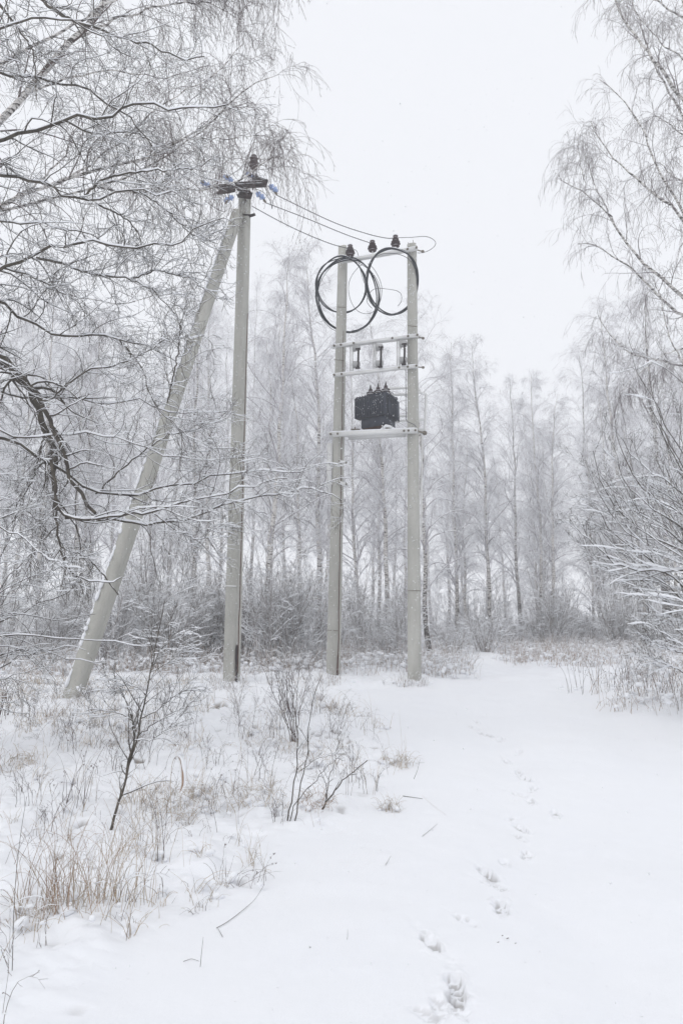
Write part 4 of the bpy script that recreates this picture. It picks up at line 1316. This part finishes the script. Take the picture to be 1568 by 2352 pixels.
for k in range(16):
    px = -400 + 2400 * (k + rr.random()) / 16
    D = rr.uniform(38, 56)
    shrub_at(px, D, rr.uniform(1.2, 2.0), rr.choice([0, 1, 2]), "grey undergrowth shrub deep inside the birch wood", "shrubs deep in the wood")
def seedhead(T, p, rng, s):
    for k in range(rng.integers(3, 8)):
        d = rng.normal(0, 1, 3); d /= np.linalg.norm(d)
        T.cap([p, p + d * s * .6], [s * .22, s * .3], 4)
# ------------------------------------------------------------------ grasses and weeds
def blades(rng, base, n, spread, H, lean, bend, K=6, r=.0022, hv=.4):
    a = rng.uniform(0, 6.28, n); rr_ = spread * np.sqrt(rng.random(n))
    bx = base[0] + rr_ * np.cos(a); by = base[1] + rr_ * np.sin(a)
    bz = height(bx, by) - .02
    h = H * rng.uniform(1 - hv, 1 + hv * .6, n)
    az = rng.uniform(0, 6.28, n); ln = np.abs(rng.normal(0, lean, n)); bd = np.abs(rng.normal(0, bend, n)) + .05
    P = np.empty((n, K, 3)); P[:, 0] = np.stack([bx, by, bz], 1)
    th = ln.copy()
    seg = h / (K - 1)
    for i in range(1, K):
        P[:, i, 0] = P[:, i - 1, 0] + np.sin(th) * np.cos(az) * seg
        P[:, i, 1] = P[:, i - 1, 1] + np.sin(th) * np.sin(az) * seg
        P[:, i, 2] = P[:, i - 1, 2] + np.cos(th) * seg
        th = th + bd * (i / K) * 1.6
    P[:, :, :2] += rng.normal(0, .003, (n, K, 2))
    R = np.linspace(1, .35, K)[None] * r * rng.uniform(.6, 1.3, n)[:, None]
    return P, R

def veg_points(rng, n, fn, x0, x1, y0, y1):
    out = []
    while len(out) < n:
        m = 4000
        x = rng.uniform(x0, x1, m); y = rng.uniform(y0, y1, m)
        p = fn(x, y)
        k = rng.random(m) < p
        out += list(zip(x[k], y[k]))
    return np.array(out[:n])

rng = np.random.default_rng(77)
# scattered grass over the verge: nobody could count it
def dens_verge(x, y):
    v = verge(x, y)
    c = sst(-.05, .3, vnoise(x * 1.2, y * 1.2, 60) + .5 * vnoise(x * 3.4, y * 3.4, 61))
    nearf = np.interp(y, [2.6, 3.2, 4.2, 5, 9, 11.5, 12.5], [.15, .6, .9, 1, 1, .5, .2])
    leftb = np.interp(x, [-4, -1.5, 0, 1.2], [1, .9, .8, .6])
    return v * (c * .95 + .05) * nearf * leftb
TG = Tubes(); TR_ = Tubes(); TW = Tubes(); TS = Tubes()
pts = veg_points(rng, 950, dens_verge, -6.5, 1.4, 2.6, 12.4)
for x, y in pts:
    near = y < 8.5
    n = rng.integers(3, 12)
    P, R = blades(rng, (x, y), n, rng.uniform(.03, .13), rng.uniform(.07, .26), .5, .55, 6, .0018 if near else .0025)
    (TG if rng.random() < .72 else TW).add(P, R, 3)
    if rng.random() < .55:
        # pillow of snow caught on the tuft
        q = np.array([x + rng.normal(0, .03), y + rng.normal(0, .03), hz(x, y) + rng.uniform(.0, .05)])
        s = rng.uniform(.012, .04)
        d = np.array([rng.normal(), rng.normal(), rng.normal(0, .2)]); d /= np.linalg.norm(d); d *= s * 1.3
        TS.cap([q - d, q - d * .5, q + d * .5, q + d], [s * .4, s * .8, s * .75, s * .35], 7)
# long single stems leaning every way
pts = veg_points(rng, 650, lambda x, y: np.clip(verge(x, y), 0, 1) * np.interp(y, [2.6, 4, 6, 11, 12.5], [.5, 1, 1, .9, .3]), -6.5, 1.6, 2.8, 12.2)
for x, y in pts:
    P, R = blades(rng, (x, y), rng.integers(1, 4), .05, rng.uniform(.22, .7), .42, .35, 8, .0016)
    dk = rng.random() < .55
    (TW if dk else TG).add(P, R, 3)
    if dk and rng.random() < .6:
        q, r = grow(P, R, 5, rng, .07, (.35, 1), 42, 12, .1, .0, .12, 4, .8, .001, .0012)
        TW.add(q, r, 3)
        for i in range(0, len(q), 3): seedhead(TW, q[i, -1], rng, .007)
    snow_on(TS, P, R, rng, .003, .6, 3, keep=.5)
go = TG.build("dry_grass", M['straw'], None); tag(go, "thin dry grass poking through the snow of the left verge", "grass", kind='stuff')
go = TW.build("dead_undergrowth", M['weed'], None); tag(go, "dark dead stalks scattered over the snow of the left verge", "undergrowth", kind='stuff')
go = TS.build("snow_lumps", M['snow'], None, True); tag(go, "small lumps of snow caught on the grass of the left verge", "snow", kind='stuff')

# weed strips at the far side
def dens_far(x, y):
    px = 784 + x / y * F * 1.0
    left = (x < 2.4 + (y - 13) * .12) * sst(12.9, 13.6, y) * (y < 18)
    mid = (x > 4.0) * (y > 17.2 + .8 * vnoise(x, y * 0, 74)) * (y < 23)
    right = (x > 3.6 + .75 * np.maximum(0, y - 11) + .55 * np.maximum(0, 11 - y) + .8 * vnoise(x * .9, y * .9, 70)) * (y > 9.2) * (y < 15)
    back = (y > 21) * (y < 27) * .35
    c = .45 + .55 * sst(-.1, .3, vnoise(x * .9, y * .9, 71))
    return np.clip((left * 1. + mid * .6 + right * 1 + back) * c, 0, 1)
TF = Tubes(); TF2 = Tubes(); TF3 = Tubes()
pts = veg_points(rng, 4000, dens_far, -13, 17, 9.8, 27)
for x, y in pts:
    right = x > 3 and y < 15
    Hh = rng.uniform(.18, .5) * (rng.choice([.8, 1.1, 1.9], p=[.45, .35, .2]) if right else 1.4)
    P, R = blades(rng, (x, y), rng.integers(3, 8), .22, Hh, .38, .4, 5, .0030, .6)
    red = vnoise(np.array([x * .35]), np.array([y * .35]), 72)[0]
    (TF2 if rng.random() < .25 + .55 * (red > .0) else TF).add(P, R, 3)
    # side sprigs with settled snow
    q, r = grow(P, R, 3, rng, .09, (.3, 1), 45, 15, .1, .0, .15, 3, .8, .003, .003, keep=.6)
    if len(q):
        TF.add(q, r, 3); snow_on(TF3, q, r, rng, .008, .6, 3, keep=.8)
    snow_on(TF3, P, R, rng, .012, .5, 3, keep=.7)
    if rng.random() < .8:
        for k in range(rng.integers(1, 5)):
            q = np.array([x + rng.normal(0, .14), y + rng.normal(0, .14), hz(x, y) + rng.uniform(0, .26)])
            s = rng.uniform(.012, .05); d = rng.normal(0, 1, 3) * [1, 1, .3]; d = d / np.linalg.norm(d) * s * 1.2
            TF3.cap([q - d, q - d * .5, q + d * .5, q + d], [s * .4, s * .8, s * .8, s * .4], 6)
go = TF.build("frosted_weeds", M['frostweed'], None); tag(go, "snow-dusted weeds along the edge of the clearing behind the poles", "weeds", kind='stuff')
go = TF2.build("rusty_grass", M['straw_red'], None); tag(go, "reddish dry grass along the edge of the clearing", "grass", kind='stuff')
go = TF3.build("weed_snow", M['snow'], None); tag(go, "snow caught on the weeds along the edge of the clearing", "snow", kind='stuff')

# individual plants --------------------------------------------------------
def plant(name, label, cat, base, limbs, D, mats, lv, rng, group=None, snow=.004, scale=.6, K=16, jit=.006):
    o = thing(name, label, cat, base, group)
    P0, R0 = limbs_to_arrays(limbs, D, rng, K, jit)
    R0 = R0 * scale
    stem = Tubes().add(P0, R0, 7).build("stem", mats[0], o, True, org=base)
    SN = Tubes(); snow_on(SN, P0, R0, rng, snow, .6, 5)
    T = Tubes(); P, R = P0, R0
    for kw in lv:
        P, R = grow(P, R, rng=rng, **kw)
        T.add(P, R, 4 if len(P) < 400 else 3); snow_on(SN, P, R, rng, snow, .6, 4)
    if T.V: T.build("twigs", mats[1], o, org=base)
    SN.build("snow_cover", M['snow'], o, True, org=base)
    return o
rng = np.random.default_rng(91)
g1 = ground(252, 1908); D1 = g1.y
plant("sapling", "crooked grey-green sapling with tangled snowy twigs in the left foreground, in front of the poles", "sapling", g1,
      [([(252, 1915, D1), (268, 1860), (290, 1790), (294, 1745), (310, 1700), (303, 1660), (300, 1640)], 6.5, 3.5),
       ([(290, 1790), (300, 1745), (312, 1720), (318, 1690), (325, 1650), (335, 1620), (338, 1570), (350, 1530), (358, 1480), (372, 1420), (378, 1380)], 5, 1.4),
       ([(303, 1655), (280, 1640), (240, 1632), (215, 1620), (195, 1600)], 2.4, .9), ([(318, 1690), (350, 1665), (390, 1640), (430, 1625), (455, 1600)], 2.8, .9),
       ([(325, 1650), (365, 1632), (400, 1600), (430, 1585), (450, 1577)], 2.6, .9), ([(310, 1700), (345, 1700), (380, 1680), (420, 1640)], 2.2, .9),
       ([(338, 1600), (320, 1580), (290, 1570), (260, 1580)], 2, .8), ([(350, 1530), (372, 1490), (400, 1460), (440, 1440)], 2.2, .8), ([(345, 1545), (390, 1520), (430, 1490)], 1.8, .8),
       ([(300, 1650), (290, 1610), (270, 1570), (240, 1550)], 2.2, .8)], D1, (M['bark_dark'], M['bark_dark']),
      [dict(m=12, L=lambda l, t: .14 + .26 * l, tr=(.25, 1), ang=42, angv=14, up=.15, wig=.15, K=7, rf=.6, rend=.0016, rmin=.002), dict(m=5, L=lambda l, t: .05 + .3 * l, ang=42, up=.05, droop=.05, wig=.18, K=5, rf=.7, rend=.0013, rmin=.0016)], rng, snow=.0042, scale=.45)
g2 = ground(672, 1885); D2 = g2.y
plant("leafless_shoot", "group of thin dark upright shoots in front of the gap between utility pole and stand", "shrub", g2,
      [([(660, 1885, D2), (672, 1820), (682, 1760), (684, 1700), (680, 1640), (672, 1600), (664, 1560)], 2.6, 1), ([(676, 1890), (690, 1810), (702, 1740), (712, 1660), (724, 1590), (740, 1550)], 2.4, .8),
       ([(664, 1890), (668, 1860), (690, 1830), (725, 1790), (780, 1735)], 1.8, .8), ([(690, 1770), (730, 1740), (790, 1730)], 1.4, .7), ([(684, 1700), (650, 1650), (640, 1600), (648, 1560)], 1.4, .7)], D2, (M['bark_dark'], M['bark_dark']),
      [dict(m=4, L=lambda l, t: .12 + .1 * l, tr=(.3, 1), ang=35, angv=10, up=.2, wig=.1, K=6, rf=.6, rend=.0012, rmin=.0015), dict(m=2, L=.05, ang=40, wig=.15, K=4, rf=.7, rend=.0012, rmin=.0013)], rng, snow=.0028)
g3 = ground(742, 1862); D3 = g3.y
plant("leafless_shoot", "blackish forked twig slanting up to the right of the dark shoots", "shrub", g3,
      [([(738, 1862, D3), (752, 1838), (790, 1790), (844, 1746)], 2.6, 1.6), ([(745, 1850), (755, 1790), (770, 1740), (784, 1670)], 1.6, .8), ([(752, 1838), (748, 1800), (735, 1770)], 1.6, .8)], D3, (M['bark_dark'], M['bark_dark']),
      [dict(m=4, L=.14, tr=(.3, 1), ang=35, angv=10, up=.1, wig=.1, K=5, rf=.6, rend=.0012, rmin=.0015)], rng, snow=.003)
g4 = ground(672, 1705); D4 = g4.y
plant("twiggy_bush", "small purplish bush of fine upright twigs in front of the utility pole's right side", "bush", g4,
      [([(674 + dx, 1705, D4), (670 + dx * 2, 1650), (660 + dx * 5, 1600), (655 + dx * 8, 1540)], 1.6, .6) for dx in (-6, -3, -1, 0, 2, 4, 7)], D4, (M['twig'], M['twig']),
      [dict(m=9, L=lambda l, t: .12 + .15 * l, tr=(.25, 1), ang=28, angv=10, up=.1, wig=.12, K=6, rf=.7, rend=.0014, rmin=.0018), dict(m=4, L=.09, ang=35, wig=.15, K=4, rf=.8, rend=.0013, rmin=.0015)], rng, snow=.003)

def tuft(label, px, py, n, spread, H, lean, bend, m, r=.002, name="grass_tuft", cat="grass tuft", group=None, seeds=0, snow=True):
    g = ground(px, py)
    o = thing(name, label, cat, g, group)
    P, R = blades(rng, (g.x, g.y), n, spread, H, lean, bend, 8, r)
    T = Tubes().add(P, R, 3)
    T.build("blades", m, o, org=g)
    if seeds:
        TS_ = Tubes()
        for i in rng.choice(n, min(n, seeds), replace=False):
            seedhead(TS_, P[i, -1], rng, .014)
            seedhead(TS_, P[i, -2], rng, .010)
        TS_.build("seed_heads", M['weed'], o, org=g)
    if snow:
        SN = Tubes(); snow_on(SN, P, R, rng, .0032, .6, 3, keep=.4)
        for k in range(max(3, n // 10)):
            q = np.array([g.x + rng.normal(0, spread * .7), g.y + rng.normal(0, spread * .7), g.z + rng.uniform(.01, H * .18)])
            s = rng.uniform(.012, .032); d = rng.normal(0, 1, 3) * [1, 1, .3]; d = d / np.linalg.norm(d) * s * 1.2
            SN.cap([q - d, q - d * .5, q + d * .5, q + d], [s * .4, s * .8, s * .8, s * .4], 7)
        SN.build("snow_cover", M['snow'], o, True, org=g)
    return o
tuft("tall clump of reddish-tan grass in the lower left foreground", 150, 2085, 75, .28, .50, .25, .26, M['straw_red'], .0019)
tuft("second tan grass clump, just right of the tall reddish one in the lower left", 235, 2070, 75, .30, .46, .3, .32, M['straw'], .0019)
tuft("loose pale grass clump at the foot of the sapling", 300, 1960, 45, .2, .34, .3, .35, M['straw'], .0017)
tuft("snow-bent straw tussock under the tall reddish clump", 95, 2110, 60, .18, .22, .6, .6, M['straw'], .002)
tuft("straw tussock on the verge's outermost bulge beside the path, with two tall blades", 915, 1755, 80, .17, .22, .65, .6, M['straw'], .0022)
tuft("small tan tussock just below the outermost one beside the path", 897, 1860, 55, .1, .17, .6, .5, M['straw'], .0022)
tuft("brown tussock at the base of the slanting black twig", 725, 1850, 70, .16, .18, .7, .6, M['straw_red'], .0024)
tuft("half buried tussock at the left frame edge, level with the sapling's fork", 50, 1760, 80, .25, .25, .7, .6, M['straw'], .0024)
tuft("low matted grass left of the dark upright shoots", 560, 1840, 110, .35, .24, .8, .6, M['straw'], .0022)
tuft("wide matted grass patch behind the sapling's stem", 400, 1860, 110, .35, .3, .7, .55, M['straw'], .0022)
tuft("tuft of dead dark stalks with seed heads left of the sapling", 185, 1850, 16, .15, .45, .18, .15, M['weed'], .0024, "dead_weed", "weed", None, 12)
tuft("single tall dark stalk with seed heads left of centre", 370, 1980, 3, .03, .62, .05, .06, M['weed'], .0028, "dead_weed", "weed", None, 3)
tuft("pair of dark stalks with curled leaves in the middle of the verge", 475, 1870, 6, .10, .42, .15, .2, M['weed'], .0026, "dead_weed", "weed", None, 5)
tuft("flattened dark weed lying on clean snow below the verge", 560, 2025, 24, .14, .26, 1.25, .25, M['weed'], .0018, "dead_weed", "weed", None, 6)
tuft("tall brown weeds at the left frame edge beside the strut's foot", 12, 1650, 18, .2, .75, .14, .12, M['weed'], .004, "dead_weed", "weed", None, 12)
tuft("two tall thin blades standing out of the tussock beside the path", 925, 1765, 3, .06, .52, .06, .05, M['straw'], .002, snow=False)
# curved seed head with snow on its back
g5 = ground(418, 1900)
o = thing("seed_head_grass", "single grass stalk with a drooping snow-backed seed head right of the sapling", "grass stalk", g5)
D5 = g5.y
P = spline([(395, 1900, D5), (392, 1820, D5), (395, 1760, D5), (404, 1738, D5), (414, 1745, D5), (420, 1770, D5), (420, 1800, D5), (413, 1820, D5)], D5, 40)
Tubes().add(P, np.linspace(.002, .0014, 40), 5).build("stalk", M['straw'], o, True, org=g5)
Tubes().add(P[20:], np.concatenate([np.linspace(.003, .011, 10), np.linspace(.011, .002, 10)]), 6).build("seed_head", M['straw_red'], o, True, org=g5)
Q = P[18:36].copy(); Q[:, 0] += .012; Q[:, 2] += .006
Tubes().add(Q, np.concatenate([np.linspace(.004, .016, 9), np.linspace(.016, .003, 9)]), 7).build("snow_cover", M['snow'], o, True, org=g5)

# fallen and leaning twigs in the clean snow
def twig(label, pts, r=1.1, m='bark_dark', group=None):
    g = ground(*pts[0])
    P = []
    for p in pts:
        if len(p) == 3: P.append(at(p[0], p[1], g.y + p[2]))
        else:
            q = ground(p[0], p[1]); q.z += .006; P.append(q)
    P = resample(P, 14)
    o = Tubes().add(P, np.linspace(r * .55, r * .28, 14) * np.linalg.norm(P[0] - np.array(EYE)) / F, 5).build("twig", M[m], None, True, org=g)
    o.location = g
    tag(o, label, "twig", group)
twig("long thin broken stem lying bent on the clean snow, lower centre", [(497, 2138), (510, 2130), (545, 2105), (580, 2075), (590, 2060, .1), (607, 2032, .2)], 1.1)
twig("short dark stub beside the bent stem's lower end", [(511, 2160), (500, 2138)], 1.)
twig("upright twig standing in clean snow, lower centre left", [(460, 2225), (463, 2190, 0), (467, 2152, 0)], 1.)
twig("thin twig lying between the upright twig and the grass clumps", [(421, 2212), (440, 2208), (458, 2213)], .9)
twig("short upright sprig alone near the bottom centre", [(797, 2165), (798, 2150, 0), (798, 2134, 0)], .8)
twig("tiny dark sprig near the bottom centre, left of the short upright one", [(714, 2183), (711, 2177, 0), (710, 2172, 0)], 1.)
twig("straight thin stem poking up beside the path tussock", [(950, 1793), (958, 1770, 0), (964, 1744, 0)], .9)
twig("fine grass stem trailing over the path from the verge", [(970, 1830), (990, 1850), (1027, 1876)], .6, 'straw')
twig("dark stick lying across the outer verge edge", [(925, 1831), (945, 1833), (970, 1837)], 1.3)
twig("thin stem leaning at the verge's lower right corner", [(969, 1926), (985, 1912), (1004, 1896)], .7)
twig("slanted stem beside the verge, under the leaning one", [(885, 1990), (892, 1980), (897, 1966, 0)], .8)
twig("tall dark stalk crossing the lower left corner", [(28, 2240), (32, 2100, .05), (38, 2000, .1), (50, 1900, .15), (62, 1830, .2)], 1.3)
for k, (x, y) in enumerate(((1153, 2153), (1144, 2166), (1183, 2170), (1166, 2160))):
    g = ground(x, y)
    q = np.array(g)
    o = Tubes().cap([q + [-.009 * rng.uniform(.4, 1), 0, 0], q + [0, .002, .002], q + [.009 * rng.uniform(.3, 1), .006, .001]], [.002, .004 * rng.uniform(.5, 1), .002], 6).build("soil_clod", M['weed'], None, True, org=g)
    o.location = g
    tag(o, "small dark clod of soil scattered right of the boot prints", "soil clod", "soil clods by the boot prints")

for lab, x, y, n in (("frosted grass at the foot of the utility pole", 520, 1580, 45), ("frosted grass around the left pole's foot on the stand", 755, 1568, 60), ("frosted grass around the right pole's foot on the stand", 945, 1574, 70), ("frosted grass at the foot of the leaning strut", 165, 1612, 50)):
    tuft(lab, x, y, n, .28, .26, .4, .35, M['frostweed'], .0035)
# bark flecks and birch seeds on the clean snow
T = Tubes()
fx = rng.uniform(-3, 6, 1300); fy = rng.uniform(2.3, 13, 1300)
for x, y in zip(fx, fy):
    p = np.array([x, y, hz(x, y) + .001]); a_ = rng.uniform(0, 6.28); l = rng.uniform(.0015, .006)
    d = np.array([math.cos(a_), math.sin(a_), .1]) * l
    T.cap([p - d, p + d], [.0012, .0009], 4)
tag(T.build("birch_litter", M['twig'], None), "tiny bark flecks and birch seeds sprinkled on the snow", "litter", kind='stuff')
# more fine dark shoots around the sapling
for k, (x, y, h) in enumerate(((600, 1790, .4), (640, 1700, .5), (560, 1700, .45), (480, 1760, .35), (430, 1700, .5), (340, 1760, .45), (220, 1720, .5), (150, 1730, .45), (90, 1660, .5), (800, 1790, .35), (760, 1690, .45), (720, 1640, .5), (250, 1780, .3), (530, 1640, .5), (60, 1850, .35), (845, 1820, .25), (380, 1640, .5), (300, 1700, .4), (120, 1900, .3), (620, 1880, .25))):
    g = ground(x, y)
    o = thing("thin_shoots", "cluster of a few thin dark shoots standing in the snow of the left verge", "shoots", g, "thin dark shoots of the left verge")
    P, R = blades(rng, (g.x, g.y), 6, .12, h, .18, .15, 9, .0020, .5)
    T = Tubes().add(P, R, 4); SN = Tubes(); snow_on(SN, P, R, rng, .003, .6, 4)
    q, r = grow(P, R, 6, rng, lambda l, t: .3 * l, (.25, 1), 36, 12, .15, .0, .13, 6, .7, .001, .0012)
    T.add(q, r, 3); snow_on(SN, q, r, rng, .003, .6, 3, keep=.7)
    q, r = grow(q, r, 3, rng, lambda l, t: .4 * l, (.25, 1), 36, 12, .1, .0, .13, 4, .8, .0009, .001)
    T.add(q, r, 3)
    T.build("stems", M['twig'], o, org=g); SN.build("snow_cover", M['snow'], o, True, org=g)
# right-hand verge: taller sparse weeds as individual plants
RW = [(1335, 1590), (1375, 1575), (1410, 1590), (1440, 1570), (1480, 1585), (1515, 1600), (1550, 1590), (1575, 1620), (1330, 1545), (1450, 1600)]
for k, (px, py) in enumerate(RW):
    tuft("sparse brown weed on the right-hand verge under the willow bush", px, py, 9, .3, .55, .16, .15, M['weed'], .0036, "dead_weed", "weed", "weeds of the right-hand verge", 6)

# ------------------------------------------------------------------ falling snow
rng = np.random.default_rng(5)
n = 60000
y = 26 * rng.random(n) ** (1 / 2.4) + 1.3
x = rng.uniform(-.62, .62, n) * y
z = EYE.z + y * rng.uniform(-.55, 1.15, n)
k = z > height(x, y) + .05
x, y, z = x[k], y[k], z[k]; n = len(x)
C = np.stack([x, y, z], 1)
s = rng.uniform(.003, .0068, n)
tet = np.array([[1, 1, 1], [1, -1, -1], [-1, 1, -1], [-1, -1, 1]], float) / 1.732
V = (C[:, None, :] + tet[None] * s[:, None, None]).reshape(-1, 3)
f = np.array([[0, 1, 2], [0, 3, 1], [0, 2, 3], [1, 3, 2]])
Fq = (f[None] + (np.arange(n) * 4)[:, None, None]).reshape(-1, 3)
o = link("falling_snow", mesh_from("falling_snow", V, Fq), M['flake'])
tag(o, "fine snowflakes drifting down through the whole clearing", "snowfall", kind='stuff')

# ------------------------------------------------------------------ haze
m = bpy.data.materials.new("haze_air"); m.use_nodes = True
nt = m.node_tree; nt.nodes.remove(nt.nodes["Principled BSDF"])
pv = nt.nodes.new("ShaderNodeVolumePrincipled")
pv.inputs['Color'].default_value = (1, 1, 1, 1)
pv.inputs['Density'].default_value = HAZE
nt.links.new(pv.outputs[0], nt.nodes["Material Output"].inputs['Volume'])
T = Tubes().box((0, 115, 14.5), 145, 150, 17.5)
o = T.build("haze", m, None)
tag(o, "pale winter air thick with fine snow", "haze", kind='stuff')
